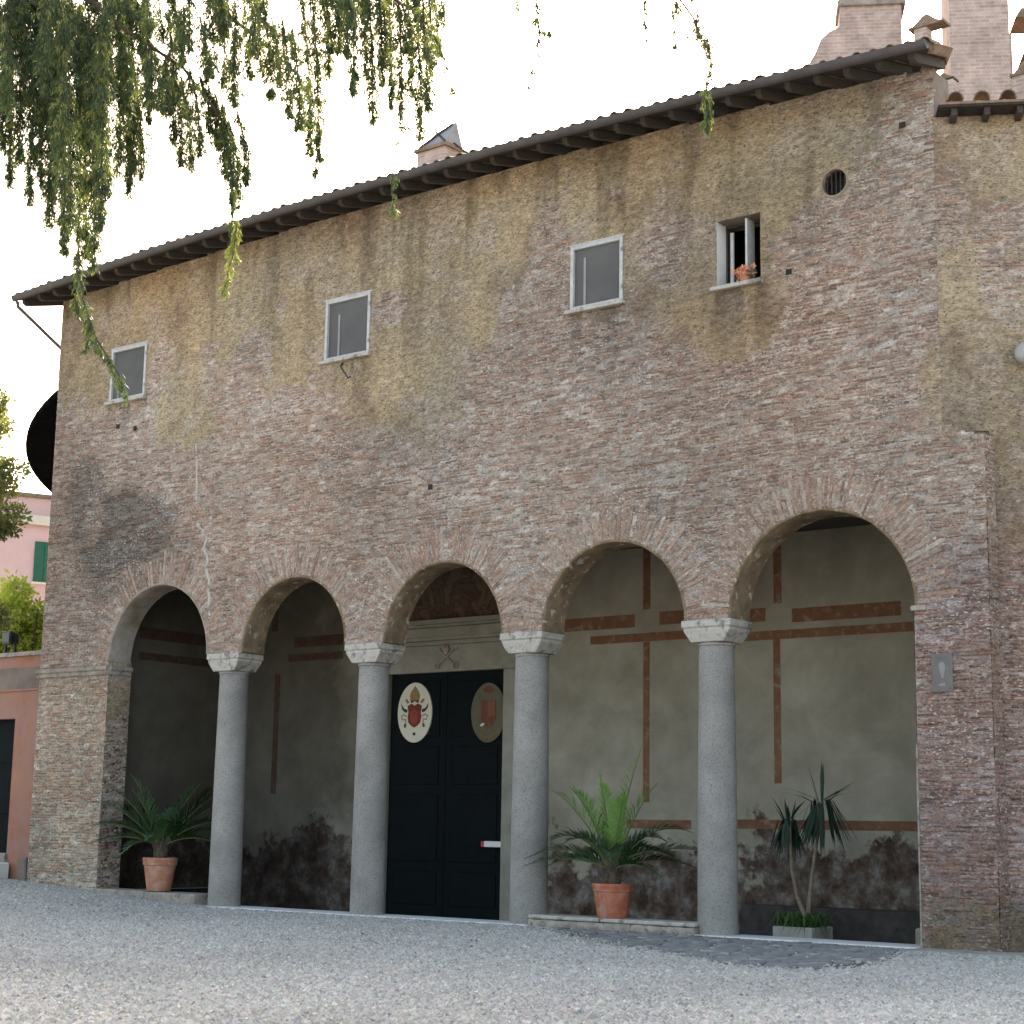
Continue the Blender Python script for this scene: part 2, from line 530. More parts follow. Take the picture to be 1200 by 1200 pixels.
def brick_tex_mat(name, c1, c2, cm, sc=1.0):
    m, t, b = new_mat(name)
    v = coords(t)
    sep = N(t, 'ShaderNodeSeparateXYZ'); t.links.new(v, sep.inputs[0])
    ad = N(t, 'ShaderNodeMath', operation='ADD')
    t.links.new(sep.outputs[0], ad.inputs[0]); t.links.new(sep.outputs[1], ad.inputs[1])
    cb = N(t, 'ShaderNodeCombineXYZ')
    t.links.new(ad.outputs[0], cb.inputs[0]); t.links.new(sep.outputs[2], cb.inputs[1])
    bt = N(t, 'ShaderNodeTexBrick')
    t.links.new(cb.outputs[0], bt.inputs['Vector'])
    bt.inputs['Color1'].default_value = (*c1, 1)
    bt.inputs['Color2'].default_value = (*c2, 1)
    bt.inputs['Mortar'].default_value = (*cm, 1)
    bt.inputs['Scale'].default_value = sc
    bt.inputs['Brick Width'].default_value = 0.30
    bt.inputs['Row Height'].default_value = 0.08
    bt.inputs['Mortar Size'].default_value = 0.014
    n = noise(t, v, 2.5, 6, 0.7)
    c = mix(t, 1.0, bt.outputs[0], ramp(t, n, [(0.25, 0.65), (0.75, 1.35)]), 'MULTIPLY')
    t.links.new(c, b.inputs['Base Color'])
    b.inputs['Roughness'].default_value = 0.95
    bump(t, b, noise(t, v, 20, 5, 0.7), 0.5, 0.02)
    return m


M['farbrick'] = brick_tex_mat('sunny_brick', (0.36, 0.25, 0.21), (0.46, 0.35, 0.30), (0.44, 0.38, 0.34))


def gravel_mat(name, pebble):
    m, t, b = new_mat(name)
    if pebble:
        a = N(t, 'ShaderNodeAttribute', attribute_name='col', attribute_type='GEOMETRY')
        t.links.new(a.outputs['Color'], b.inputs['Base Color'])
    else:
        v = coords(t)
        vo = N(t, 'ShaderNodeTexVoronoi')
        vo.inputs['Scale'].default_value = 34
        t.links.new(v, vo.inputs['Vector'])
        hs = N(t, 'ShaderNodeSeparateColor')
        t.links.new(vo.outputs['Color'], hs.inputs[0])
        c = ramp(t, hs.outputs[0], [(0.0, (0.25, 0.236, 0.215)), (0.5, (0.35, 0.333, 0.305)), (1.0, (0.46, 0.44, 0.405))])
        c = mix(t, 1.0, c, ramp(t, noise(t, v, 0.35, 6, 0.65), [(0.3, 0.82), (0.7, 1.12)]), 'MULTIPLY')
        t.links.new(c, b.inputs['Base Color'])
        inv = N(t, 'ShaderNodeMath', operation='MULTIPLY')
        inv.inputs[1].default_value = -1
        t.links.new(vo.outputs['Distance'], inv.inputs[0])
        bump(t, b, inv.outputs[0], 0.8, 0.03)
    b.inputs['Roughness'].default_value = 0.9
    return m


M['gravel'] = gravel_mat('gravel_bed', False)
M['pebble'] = gravel_mat('gravel_stone', True)
M['cobble'] = simple('dark_cobble', (0.12, 0.12, 0.118), (0.23, 0.23, 0.225), 5, 0.75, 0.4, 20, 0.01, dirt=(2.5, (0.32, 0.315, 0.30), 0.54, 0.64))
M['joint'] = simple('cobble_joint', (0.05, 0.05, 0.045), (0.09, 0.09, 0.08), 8, 0.95, 0.4)
M['concrete'] = simple('mossy_concrete', (0.20, 0.20, 0.175), (0.33, 0.325, 0.29), 3, 0.9, 0.4, 14, 0.02, dirt=(2.0, (0.10, 0.12, 0.06), 0.52, 0.68))

# ------------------------------------------------------------------ building geometry (metres; facade plane y = 0, x along it, z up)
H = 5.107                                   # top of capitals, springing of arches
ARCH = [(-9.977, 1.565), (-5.915, 1.425), (-2.031, 1.414), (1.805, 1.467), (5.788, 1.624)]
COLX = [-7.875, -3.97, -0.14, 3.715]
XL, XR_UP, XR_LOW, Z_STEP = -13.93, 7.95, 8.60, 7.65
XJL, XJR = ARCH[0][0] - ARCH[0][1], ARCH[4][0] + ARCH[4][1]
VL = 0.70                                   # voussoir length
WIN = [(-12.02, -10.81, 10.98, 12.20), (-5.30, -4.07, 10.90, 12.16), (0.86, 2.01, 10.90, 12.10), (3.93, 4.80, 10.78, 11.95)]
OCU = (6.19, 12.17, 0.235)


def ztop(x):
    return 13.72 + 0.24 * (1 - ((x + 2.8) / 10.4) ** 2)


def gz(x, y):
    """gravel rises a little towards the left end of the building"""
    return 0.052 * np.clip(-np.asarray(x, float) - 7.6, 0, 7.0)


# ---- ground
def build_ground():
    xs = sorted(set([-900, -300, -120, -60, -40, -25] + [round(-20 + i * 1.0, 2) for i in range(36)] + [-14.6, -7.6, -11.6, 7.55, 25, 40, 70, 150, 400, 900]))
    ys = sorted(set([-900, -300, -120, -70, -50, -40, -30, -25, -20, -15, -10, -5, -2, 0.08, 4.2, 10, 20, 40, 80, 200, 500, 1400]))
    V = [(x, y, float(gz(x, y))) for y in ys for x in xs]
    F = []
    nx = len(xs)
    for j in range(len(ys) - 1):
        for i in range(nx - 1):
            if ys[j] >= 0.08 and ys[j + 1] <= 4.2 and xs[i] >= -11.6 and xs[i + 1] <= 7.55: continue
            F.append((j * nx + i, j * nx + i + 1, (j + 1) * nx + i + 1, (j + 1) * nx + i))
    me = np_mesh('ground', np.array(V), np.array(F), M['gravel'])
    tag(link('ground', me), 'pale gravel courtyard ground in front of the portico', kind='structure')


build_ground()

APRON = [(0.35, -0.16), (1.0, -0.75), (2.2, -1.75), (3.5, -2.75), (5.5, -3.95), (7.3, -5.1), (8.3, -4.9), (8.45, -3.9), (8.0, -2.2), (7.55, -0.9), (7.30, -0.16)]


def in_poly(px, py, poly):
    px = np.asarray(px); py = np.asarray(py)
    ins = np.zeros(px.shape, bool)
    n = len(poly)
    for i in range(n):
        x0, y0 = poly[i]; x1, y1 = poly[(i + 1) % n]
        c = ((y0 > py) != (y1 > py)) & (px < (x1 - x0) * (py - y0) / ((y1 - y0) if y1 != y0 else 1e-9) + x0)
        ins ^= c
    return ins


def build_gravel():
    n = 640000
    X = rng.uniform(-17, 14.5, n); Y = rng.uniform(-18.5, -0.12, n)
    u, v = project(np.stack([X, Y, gz(X, Y)], 1))
    ok = (u > -170) & (u < 1370) & (v < 1290)
    jx = X + 0.3 * rng.normal(size=n) + 0.5 * (fbm(X, Y, 0.9, 3, 15) - 0.5); jy = Y + 0.35 * rng.normal(size=n)
    ok &= ~(in_poly(jx, jy, APRON)) | (rng.random(n) < 0.05)
    ok &= ~((X > 7.5) & (Y > -0.75 + 0.12 * (rng.random(n))))
    X = X[ok]; Y = Y[ok]
    # thin out where far pebbles are below a pixel or two
    d = np.hypot(X - CAM[0], Y - CAM[1])
    keep = rng.random(len(X)) < np.clip(1.25 - (d - 15) / 40, 0.55, 1)
    X = X[keep][:300000]; Y = Y[keep][:300000]
    n = len(X)
    base = np.array([(1, 0, 0), (0, 1, 0), (-1, 0, 0), (0, -1, 0), (0, 0, 1)], float)
    s = rng.gamma(6, 0.0031, n) + 0.005
    a = rng.uniform(0, 6.28, n)
    sx = s * rng.uniform(0.8, 1.4, n); sy = s * rng.uniform(0.7, 1.1, n); sz = s * rng.uniform(0.45, 1.0, n)
    P = base[None] * np.stack([sx, sy, sz], 1)[:, None, :]
    P[:, :, :2] += (rng.random((n, 5, 2)) - 0.5) * s[:, None, None] * 0.7
    ca, sa = np.cos(a)[:, None], np.sin(a)[:, None]
    Q = np.stack([P[..., 0] * ca - P[..., 1] * sa + X[:, None], P[..., 0] * sa + P[..., 1] * ca + Y[:, None], P[..., 2] + gz(X, Y)[:, None] - 0.001], -1)
    F = np.array([(0, 1, 4), (1, 2, 4), (2, 3, 4), (3, 0, 4)])[None] + (np.arange(n) * 5)[:, None, None]
    g = np.clip(rng.normal(0.37, 0.075, n), 0.12, 0.62)
    g *= 0.80 + 0.26 * fbm(X, Y, 0.35, 4, 9) + 0.16 * fbm(X * 0.25 + Y * 0.1, Y, 0.9, 4, 13)
    tint = rng.normal(0, 0.012, (n, 3)) + np.array([0.016, 0.002, -0.036])
    c = np.clip(g[:, None] * (1 + tint * 3), 0.03, 0.8)
    me = np_mesh('gravel', Q.reshape(-1, 3), F.reshape(-1, 3), M['pebble'], np.repeat(c, 5, 0))
    tag(link('gravel', me), 'pale grey gravel covering the courtyard', 'gravel', kind='stuff')


build_gravel()


def build_apron():
    root = empty('cobbled_apron', (4.3, -2.0, 0))
    tag(root, 'dark cobbled paving patch in front of the portico', kind='structure')
    ox, oy = 4.3, -2.0
    bed = MB()
    bed.add([(x - ox, y - oy, 0.006) for x, y in APRON], [tuple(range(len(APRON)))])
    bed.build('bedding', M['joint'], root)
    # irregular stones on a jittered grid
    i = 0
    y = -5.3
    while y < -0.1:
        h = random.uniform(0.30, 0.46)
        x = 0.2 + random.uniform(0, 0.3)
        while x < 8.5:
            wd = random.uniform(0.26, 0.52)
            cx, cy = x + wd / 2, y + h / 2
            if bool(in_poly(np.array([cx]), np.array([cy]), APRON)[0]) and bool(in_poly(np.array([cx - wd * .4, cx + wd * .4]), np.array([cy - h * .25, cy + h * .3]), APRON).all()):
                n = random.choice((5, 6, 7))
                ring = []
                for k in range(n):
                    a = 2 * math.pi * k / n + random.uniform(-0.22, 0.22)
                    e = 1.0 / max(abs(math.cos(a)), abs(math.sin(a))) ** 0.75
                    ring.append((math.cos(a) * e * (wd / 2 - 0.018) * random.uniform(0.88, 1.02), math.sin(a) * e * (h / 2 - 0.018) * random.uniform(0.88, 1.02)))
                top = 0.020 + random.uniform(0, 0.016)
                tl = (random.uniform(-0.03, 0.03), random.uniform(-0.03, 0.03))
                zt = lambda p: top + tl[0] * p[0] + tl[1] * p[1]
                m = MB()
                vs = [(p[0], p[1], 0.0) for p in ring] + [(p[0] * .96, p[1] * .96, zt(p) - 0.007) for p in ring] + [(p[0] * .8, p[1] * .8, zt(p)) for p in ring]
                fs = [tuple(range(2 * n, 3 * n))]
                for k in range(n):
                    j = (k + 1) % n
                    fs += [(k, j, n + j, n + k), (n + k, n + j, 2 * n + j, 2 * n + k)]
                m.add(vs, fs)
                m.build('cobble', M['cobble'], root, (cx - ox, cy - oy, 0.006))
            x += wd
        y += h


build_apron()

# ------------------------------------------------------------------ masonry skins: real bricks over a mortar and plaster coat
PAL = np.array([(0.315, 0.205, 0.158), (0.365, 0.262, 0.195), (0.27, 0.205, 0.172), (0.30, 0.155, 0.112), (0.44, 0.36, 0.295), (0.165, 0.115, 0.09), (0.34, 0.24, 0.20)])
PAL = (PAL * 0.60 + 0.40 * np.array((0.305, 0.258, 0.208))) * np.array((1.02, 0.97, 0.955))
MORT = np.array((0.327, 0.280, 0.236))
OCHRE = np.array((0.305, 0.236, 0.150))


def ell(x, z, cx, cz, rx, rz, wob=0.35, seed=3):
    d = np.sqrt(((x - cx) / rx) ** 2 + ((z - cz) / rz) ** 2)
    return 1 - sstep(0.8, 1.2, d + wob * (fbm(x, z, 0.9, 6, seed, 0.65) - 0.5) * 3)


def plaster_facade(x, z):
    n = (fbm(x, z, 0.55, 6, 20, 0.6) - 0.5) * 2
    edge = np.interp(x, [-13.8, -12, -9, -6.5, -5, -3.2, -1.5, 0.2, 2.6, 4.5, 5.4, 6.2, 7.2, 8], [11.6, 11.2, 11.3, 10.9, 10.3, 9.9, 10.2, 11.3, 11.2, 10.6, 11.4, 12.4, 13.0, 13.7])
    m = sstep(-0.22, 0.22, (z - edge) + n * 2.2 + (fbm(x, z, 3.0, 5, 26, 0.65) - 0.5) * 2.6)
    for a in ((-3.2, 10.1, 1.5, 1.2), (-9.6, 10.6, 1.1, 0.9), (3.2, 11.0, 0.55, 1.0), (4.4, 10.2, 1.1, 0.8), (-6.4, 11.4, 0.9, 0.7), (7.9, 8.6, 0.5, 0.9)):
        m = np.maximum(m, ell(x, z, *a, 0.5, 31))
    m = np.maximum(m, sstep(0.45, 0.6, x - 7.0) * (1 - sstep(0.2, 0.75, z + 1.6 * (fbm(x, z, 1.3, 5, 61, 0.65) - 0.5))))
    # bare spots inside the plaster
    for a in ((0.3, 12.1, 0.55, 0.85), (2.9, 11.5, 0.45, 0.6), (-3.6, 11.7, 0.7, 0.35), (-7.6, 11.3, 0.8, 0.6)):
        m = m * (1 - 0.95 * ell(x, z, *a, 0.6, 35))
    return m


def soot_facade(x, z):
    s = ell(x, z, -11.2, 7.9, 1.9, 0.95, 0.35, 40)
    s = np.maximum(s, 0.8 * ell(x, z, -12.7, 8.8, 0.6, 0.9, 0.4, 41))
    s = np.maximum(s, 0.55 * ell(x, z, -10.6, 7.1, 1.6, 0.7, 0.4, 42))
    s = s * (1 - 0.75 * ell(x, z, -12.35, 8.25, 0.32, 0.55, 0.2, 43))
    return s


def zone_tint(x, z):
    """multiplier for bricks and mortar by place: weathering of the facade"""
    x = np.asarray(x, float); z = np.asarray(z, float)
    t = np.ones(x.shape + (3,))
    big = fbm(x, z, 0.28, 4, 50)[..., None]
    t *= 0.70 + 0.60 * big
    grime = sstep(0.50, 0.70, fbm(x * 2.6, z * 0.28, 1.0, 5, 57, 0.6)) * sstep(10.2, 13.2, z + 1.5 * (fbm(x, z, 0.8, 3, 58) - 0.5))
    t *= 1 - 0.34 * grime[..., None]
    for (x0_, x1_, z0_, z1_) in WIN:                    # rain streaks below the sills
        d_ = (1 - sstep(0.0, 0.25, np.abs(x - (x0_ + x1_) / 2) - (x1_ - x0_) * 0.45)) * sstep(z0_ - 1.5, z0_ - 0.1, z) * (z < z0_) * sstep(0.42, 0.62, fbm(x * 5, z * 0.5, 1.0, 4, 59))
        t *= 1 - 0.38 * d_[..., None]
    patch = sstep(0.56, 0.62, fbm(x, z * 1.4, 0.5, 5, 63, 0.6)) * (1 - sstep(9.5, 11, z))
    t *= 1 - patch[..., None] * np.array([0.13, 0.11, 0.08])
    hue = (fbm(x, z, 0.4, 3, 55) - 0.5)[..., None]
    t *= 1 + hue * np.array([0.16, 0.0, -0.12])
    red = sstep(6.9, 7.6, x) * (1 - sstep(5.0, 6.6, z))
    t *= 1 - red[..., None] * np.array([0.22, 0.30, 0.28])
    lp = (1 - sstep(-11.6, -10.6, x)) * (1 - sstep(4.4, 5.4, z))
    t *= 1 + lp[..., None] * np.array([0.02, 0.03, -0.05])
    pink = sstep(7.6, 8.6, z) * (1 - sstep(10.5, 11.5, z)) * sstep(-2, 3, x)
    t *= 1 + pink[..., None] * np.array([0.0, -0.03, -0.04])
    s = soot_facade(x, z)[..., None]
    t *= 1 - s * np.array([0.44, 0.40, 0.37])
    # damp foot of the right pier
    damp = sstep(7.2, 7.6, x) * (1 - sstep(0.5, 1.0, z + 0.5 * (fbm(x, z, 1.0, 3, 60) - 0.5)))
    t *= 1 - damp[..., None] * np.array([0.30, 0.22, 0.24])
    return t


def skin(name, parent, origin, sdir, nrm, srange, zlim, intervals, hole, plaster, tint, stop, cell=0.05, course=0.060, seed=1, rough=1.0, min_z=0.0):
    """origin + s*sdir + depth*nrm.  intervals(z) -> list of (s0,s1) where bricks may lie; hole(s,z) -> bool where there is no coat; stop(s) top of the coat"""
    g = np.random.default_rng(seed)
    O = np.array(origin, float); SD = np.array(sdir, float); NR = np.array(nrm, float)
    ZU = np.array((0, 0, 1.0))
    # --- coat
    def rows(fn, rep_=4):
        """random values held over a few cells along each course, so that rubbed masonry still reads in courses"""
        a_ = fn((S.shape[0], S.shape[1] // rep_ + 3))
        out = np.empty(S.shape, a_.dtype)
        for j_ in range(S.shape[0]):
            o_ = g.integers(0, rep_)
            out[j_] = np.repeat(a_[j_], rep_)[o_:o_ + S.shape[1]]
        return out
    ns = int((srange[1] - srange[0]) / cell); nz = int((zlim[1] - zlim[0]) / cell)
    S, Z = np.meshgrid(np.linspace(srange[0], srange[1], ns + 1), np.linspace(zlim[0], zlim[1], nz + 1))
    pm = plaster(S, Z)
    dep = 0.006 * fbm(S, Z, 6, 3, 70 + seed) + 0.008 * rows(g.random) * (1 - 0.7 * pm) + pm * (0.019 + 0.008 * fbm(S, Z, 2.2, 4, 74)) - 0.003
    P = O + S[..., None] * SD + Z[..., None] * ZU + dep[..., None] * NR
    mc = MORT * (0.75 + 0.5 * fbm(S, Z, 1.6, 5, 78)[..., None])
    pale = sstep(0.5, 0.66, fbm(S, Z, 0.8, 5, 82))[..., None]
    mc = mc * (1 - 0.5 * pale) + 0.5 * pale * np.array((0.42, 0.375, 0.335))
    streak = fbm(S * 3.0, Z * 0.35, 1.0, 4, 86)[..., None]
    oc = OCHRE * (0.66 + 0.5 * fbm(S, Z, 0.8, 5, 84)[..., None] + 0.22 * streak)
    grey = sstep(0.46, 0.66, fbm(S, Z, 0.6, 5, 88))[..., None]
    oc = oc * (1 - 0.55 * grey) + 0.55 * grey * np.array((0.275, 0.235, 0.18))
    mc = mc * rows(lambda q: g.uniform(0.80, 1.20, q))[..., None]
    chip = rows(g.random, 3)[..., None]
    mc = np.where(chip > 0.955, np.array((0.52, 0.46, 0.41)), np.where(chip < 0.035, mc * 0.5, mc))
    brk = rows(g.random)
    pick = (brk * 997).astype(int) % len(PAL)
    mc = np.where((brk < 0.42)[..., None], PAL[pick] * 0.97, mc)
    oc = oc * g.uniform(0.86, 1.14, S.shape)[..., None]
    worn = sstep(0.52, 0.64, fbm(S, Z, 1.7, 6, 97, 0.62))[..., None]
    oc = oc * (1 - 0.75 * worn) + 0.75 * worn * (np.array((0.34, 0.275, 0.215)) * g.uniform(0.7, 1.3, S.shape)[..., None])
    rub = sstep(0.60, 0.70, fbm(S, Z, 1.2, 6, 99, 0.62))[..., None]
    oc = oc * (1 - 0.6 * rub) + 0.6 * rub * np.array((0.20, 0.14, 0.10))
    c = mc * (1 - pm[..., None]) + oc * pm[..., None]
    c = c * tint(S, Z)
    idx = np.arange((ns + 1) * (nz + 1)).reshape(nz + 1, ns + 1)
    F = np.stack([idx[:-1, :-1], idx[:-1, 1:], idx[1:, 1:], idx[1:, :-1]], -1)
    sc_, zc_ = (S[:-1, :-1] + S[1:, 1:]) / 2, (Z[:-1, :-1] + Z[1:, 1:]) / 2
    ok = ~hole(sc_, zc_) & (zc_ < stop(sc_))
    me = np_mesh(name + '_coat', P.reshape(-1, 3), F[ok].reshape(-1, 4), M['masonry'], np.concatenate([c.reshape(-1, 3), 1 - 0.88 * pm.reshape(-1, 1)], 1), smooth=True)
    bmx = bmesh.new(); bmx.from_mesh(me)
    bmesh.ops.delete(bmx, geom=[v for v in bmx.verts if not v.link_faces], context='VERTS')
    bmx.to_mesh(me); bmx.free()
    link('mortar_and_plaster', me, parent)
    # --- bricks
    bs, bz, bl, bh = [], [], [], []
    z = zlim[0] + min_z
    while z < zlim[1] - 0.05:
        hgt = course * g.uniform(0.88, 1.12)
        for (a, b_) in intervals(z + hgt / 2):
            s = a + g.uniform(-0.15, 0.0)
            while s < b_:
                L = g.choice((0.10, 0.15, 0.20, 0.26, 0.30)) * g.uniform(0.8, 1.15)
                s0, s1 = max(s, a), min(s + L, b_)
                if s1 - s0 > 0.05:
                    bs.append((s0 + s1) / 2); bl.append(s1 - s0 - g.uniform(0.008, 0.022)); bz.append(z + hgt / 2); bh.append(hgt - g.uniform(0.014, 0.028))
                s += L
        z += hgt
    bs, bz, bl, bh = map(np.array, (bs, bz, bl, bh))
    bz = bz + 0.05 * (fbm(bs, bz * 0.3, 0.35, 2, 90) - 0.5)
    pmb = plaster(bs, bz)
    k = (pmb < 0.8) & (g.random(len(bs)) > 0.09) & (bz < stop(bs))
    # stretches where the mortar was smeared over the bricks
    smear = fbm(bs, bz, 1.3, 4, 94)
    k &= ~((smear > 0.56) & (g.random(len(bs)) < 0.42))
    bs, bz, bl, bh, pmb = bs[k], bz[k], bl[k], bh[k], pmb[k]
    n = len(bs)
    proud = (0.003 + 0.013 * g.random(n) ** 1.5) * rough + 0.010 * pmb
    tilt = g.normal(0, 0.012, n)
    corners = np.array([(-1, -1), (1, -1), (1, 1), (-1, 1)], float)
    fs_ = np.zeros((n, 8)); fz = np.zeros((n, 8)); fd = np.zeros((n, 8))
    for q in range(8):
        cs, cz = corners[q % 4]
        shrink = 1.0 if q < 4 else 0.97
        ls = cs * bl / 2 * shrink + g.normal(0, 0.0035, n)
        lz = cz * bh / 2 * (1.0 if q < 4 else 0.92) + g.normal(0, 0.0028, n)
        fs_[:, q] = bs + ls - tilt * lz
        fz[:, q] = bz + lz + tilt * ls
        fd[:, q] = -0.02 if q < 4 else proud + g.normal(0, 0.0018, n) * rough
    P = O + fs_[..., None] * SD + fz[..., None] * ZU + fd[..., None] * NR
    base = PAL[g.choice(len(PAL), n, p=(0.25, 0.2, 0.19, 0.10, 0.09, 0.07, 0.10))] * g.uniform(0.84, 1.16, (n, 1))
    lime = (g.random(n) < 0.12)[:, None]
    base = np.where(lime, base * 0.45 + 0.55 * np.array((0.47, 0.42, 0.37)), base)
    c = base * tint(bs, bz)
    Fq = np.array([(4, 5, 6, 7), (0, 1, 5, 4), (1, 2, 6, 5), (2, 3, 7, 6), (3, 0, 4, 7)])
    F = Fq[None] + (np.arange(n) * 8)[:, None, None]
    me = np_mesh(name + '_bricks', P.reshape(-1, 3), F.reshape(-1, 4), M['masonry'], np.repeat(c, 8, 0))
    o = link('brickwork', me, parent)
    tag(o, kind='stuff')
    return n


# ---- portico root
PORT = empty('brick_portico', (0, 0, 0))
tag(PORT, 'long weathered brick portico with five arches on granite columns and four small windows', 'building')


def sub_intervals(a, b_, cuts):
    out = [(a, b_)]
    for (c, d) in cuts:
        nx = []
        for (p, q) in out:
            if d <= p or c >= q: nx.append((p, q)); continue
            if c > p: nx.append((p, c))
            if d < q: nx.append((d, q))
        out = nx
    return out


def fac_intervals(z):
    xr = XR_LOW if z < Z_STEP else XR_UP
    if z > Z_STEP - 0.6 and z < Z_STEP: xr -= 0.12
    xr += 0.05 * math.sin(z * 9.1) * math.sin(z * 23.7) + (0.02 if z < Z_STEP else 0)
    if z < H:
        return [(XL, XJL), (XJR, xr)]
    cuts = []
    for (xc, r_) in ARCH:
        ro = r_ + VL * 0.9
        if z - H < ro:
            hw = math.sqrt(ro * ro - (z - H) ** 2)
            cuts.append((xc - hw, xc + hw))
    for (x0, x1, z0, z1) in WIN:
        if z0 - 0.05 < z < z1 + 0.05: cuts.append((x0 - 0.02, x1 + 0.02))
    if abs(z - OCU[1]) < OCU[2]:
        hw = math.sqrt(OCU[2] ** 2 - (z - OCU[1]) ** 2) + 0.01
        cuts.append((OCU[0] - hw, OCU[0] + hw))
    return sub_intervals(XL, xr, cuts)


def fac_hole(s, z):
    h = (z < H) & (s > XJL) & (s < XJR)
    for (xc, r_) in ARCH:
        h |= (z >= H) & (np.hypot(s - xc, z - H) < r_ + 0.05)
    for (x0, x1, z0, z1) in WIN:
        h |= (s > x0 + 0.02) & (s < x1 - 0.02) & (z > z0 + 0.02) & (z < z1 - 0.02)
    h |= np.hypot(s - OCU[0], z - OCU[1]) < OCU[2]
    h |= (s > XR_UP) & (z > Z_STEP - 0.10 + (XR_LOW - s) * 0.5 + 0.1 * fbm(s, z, 3, 2, 3))
    return h


skin('facade', PORT, (0, 0, 0), (1, 0, 0), (0, -1, 0), (XL, XR_LOW + 0.006), (0.0, 14.0), fac_intervals, fac_hole, plaster_facade, zone_tint, ztop, seed=1)

# left jamb of the first arch (bricks returning into the opening)
JT = lambda s, z: np.ones(np.asarray(s).shape + (3,)) * np.array([1.0, 1.03, 1.06])
skin('jamb', PORT, (XJL, 0, 0), (0, 1, 0), (1, 0, 0), (0.0, 0.62), (0.0, H), lambda z: [(0.0, 0.62)], lambda s, z: np.zeros(s.shape, bool),
     lambda s, z: sstep(0.40, 0.62, fbm(s, z, 0.9, 4, 12)) * sstep(1.2, 2.6, z), JT, lambda s: np.full(np.shape(s), 20.0), seed=5, rough=1.6)
skin('jamb', PORT, (XJR, 0.62, 0), (0, -1, 0), (-1, 0, 0), (0.0, 0.62), (0.0, H), lambda z: [(0.0, 0.62)], lambda s, z: np.zeros(s.shape, bool),
     lambda s, z: sstep(0.40, 0.62, fbm(s, z, 0.9, 4, 12)), JT, lambda s: np.full(np.shape(s), 20.0), seed=6)


skin('pier_side', PORT, (XR_LOW, 0.0, 0), (0, 1, 0), (1, 0, 0), (0.0, 0.42), (0.0, Z_STEP), lambda z: [(0.0, 0.42)], lambda s, z: np.zeros(s.shape, bool),
     lambda s, z: 0.6 * sstep(0.45, 0.6, fbm(s, z, 1.2, 4, 12)), lambda s, z: zone_tint(np.full(np.shape(s), 8.5), z), lambda s: np.full(np.shape(s), 20.0), seed=8, rough=1.6)
# solid wall core behind the skin
def wall_core():
    bm = bmesh.new()

    def loop(pts):
        vs = [bm.verts.new((x, 0.012, z)) for x, z in pts]
        return [bm.edges.new((vs[i], vs[(i + 1) % len(vs)])) for i in range(len(vs))]
    pts = [(XL + 0.01, -0.3), (XJL - 0.005, -0.3), (XJL - 0.005, H)]
    for i, (xc, r_) in enumerate(ARCH):
        for k in range(0, 33):
            a = math.pi - math.pi * k / 32
            pts.append((xc + (r_ + 0.04) * math.cos(a), H + 0.001 + (r_ + 0.04) * math.sin(a)))
    pts += [(XJR + 0.005, H), (XJR + 0.005, -0.3), (XR_LOW - 0.015, -0.3), (XR_LOW - 0.02, Z_STEP - 0.14), (XR_UP - 0.01, Z_STEP + 0.20)]
    for k in range(21):
        x = XR_UP - 0.01 + (XL + 0.02 - XR_UP) * k / 20
        pts.append((x, ztop(x) - 0.005))
    E = loop(pts)
    for (x0, x1, z0, z1) in WIN:
        E += loop([(x0, z0), (x1, z0), (x1, z1), (x0, z1)])
    E += loop([(OCU[0] + OCU[2] * math.cos(a), OCU[1] + OCU[2] * math.sin(a)) for a in [2 * math.pi * k / 24 for k in range(24)]])
    bmesh.ops.triangle_fill(bm, use_beauty=True, use_dissolve=False, edges=E)
    ret = bmesh.ops.extrude_face_region(bm, geom=bm.faces[:])
    for g_ in ret['geom']:
        if isinstance(g_, bmesh.types.BMVert): g_.co.y = 0.60
    bmesh.ops.recalc_face_normals(bm, faces=bm.faces)
    me = bpy.data.meshes.new('wall_core')
    bm.to_mesh(me); bm.free()
    me.materials.append(M['core'])
    link('wall', me, PORT)


wall_core()

# ---- arches: soffit + voussoirs
VM = []
for k in range(4):
    m = MB()
    j = lambda s=0.004: random.uniform(-s, s)
    w0, w1 = 0.052, 0.070
    # local: x across, z radial 0..1, y depth (front at -1 side)
    m.add([(-w0 / 2 + j(), 0, 0), (w0 / 2 + j(), 0, 0), (w0 / 2 + j(), 0.3, 0), (-w0 / 2 + j(), 0.3, 0),
           (-w1 / 2 + j(), j(.003), 0.5 + j(.02)), (w1 / 2 * .95 + j(), j(.003), 0.5 + j(.02)), (w1 / 2, 0.3, 0.5), (-w1 / 2, 0.3, 0.5),
           (-w1 / 2 + j(.006), j(.004), 1 + j(.03)), (w1 / 2 + j(.006), j(.004), 1 + j(.03)), (w1 / 2, 0.3, 1), (-w1 / 2, 0.3, 1)],
          [(0, 1, 2, 3), (8, 11, 10, 9), (0, 4, 5, 1), (4, 8, 9, 5), (1, 5, 6, 2), (5, 9, 10, 6), (3, 7, 4, 0), (7, 11, 8, 4)])
    VM.append(m.mesh('voussoir', M['voussoir']))
bound = [ARCH[0][0] - 9] + COLX + [ARCH[4][0] + 9]
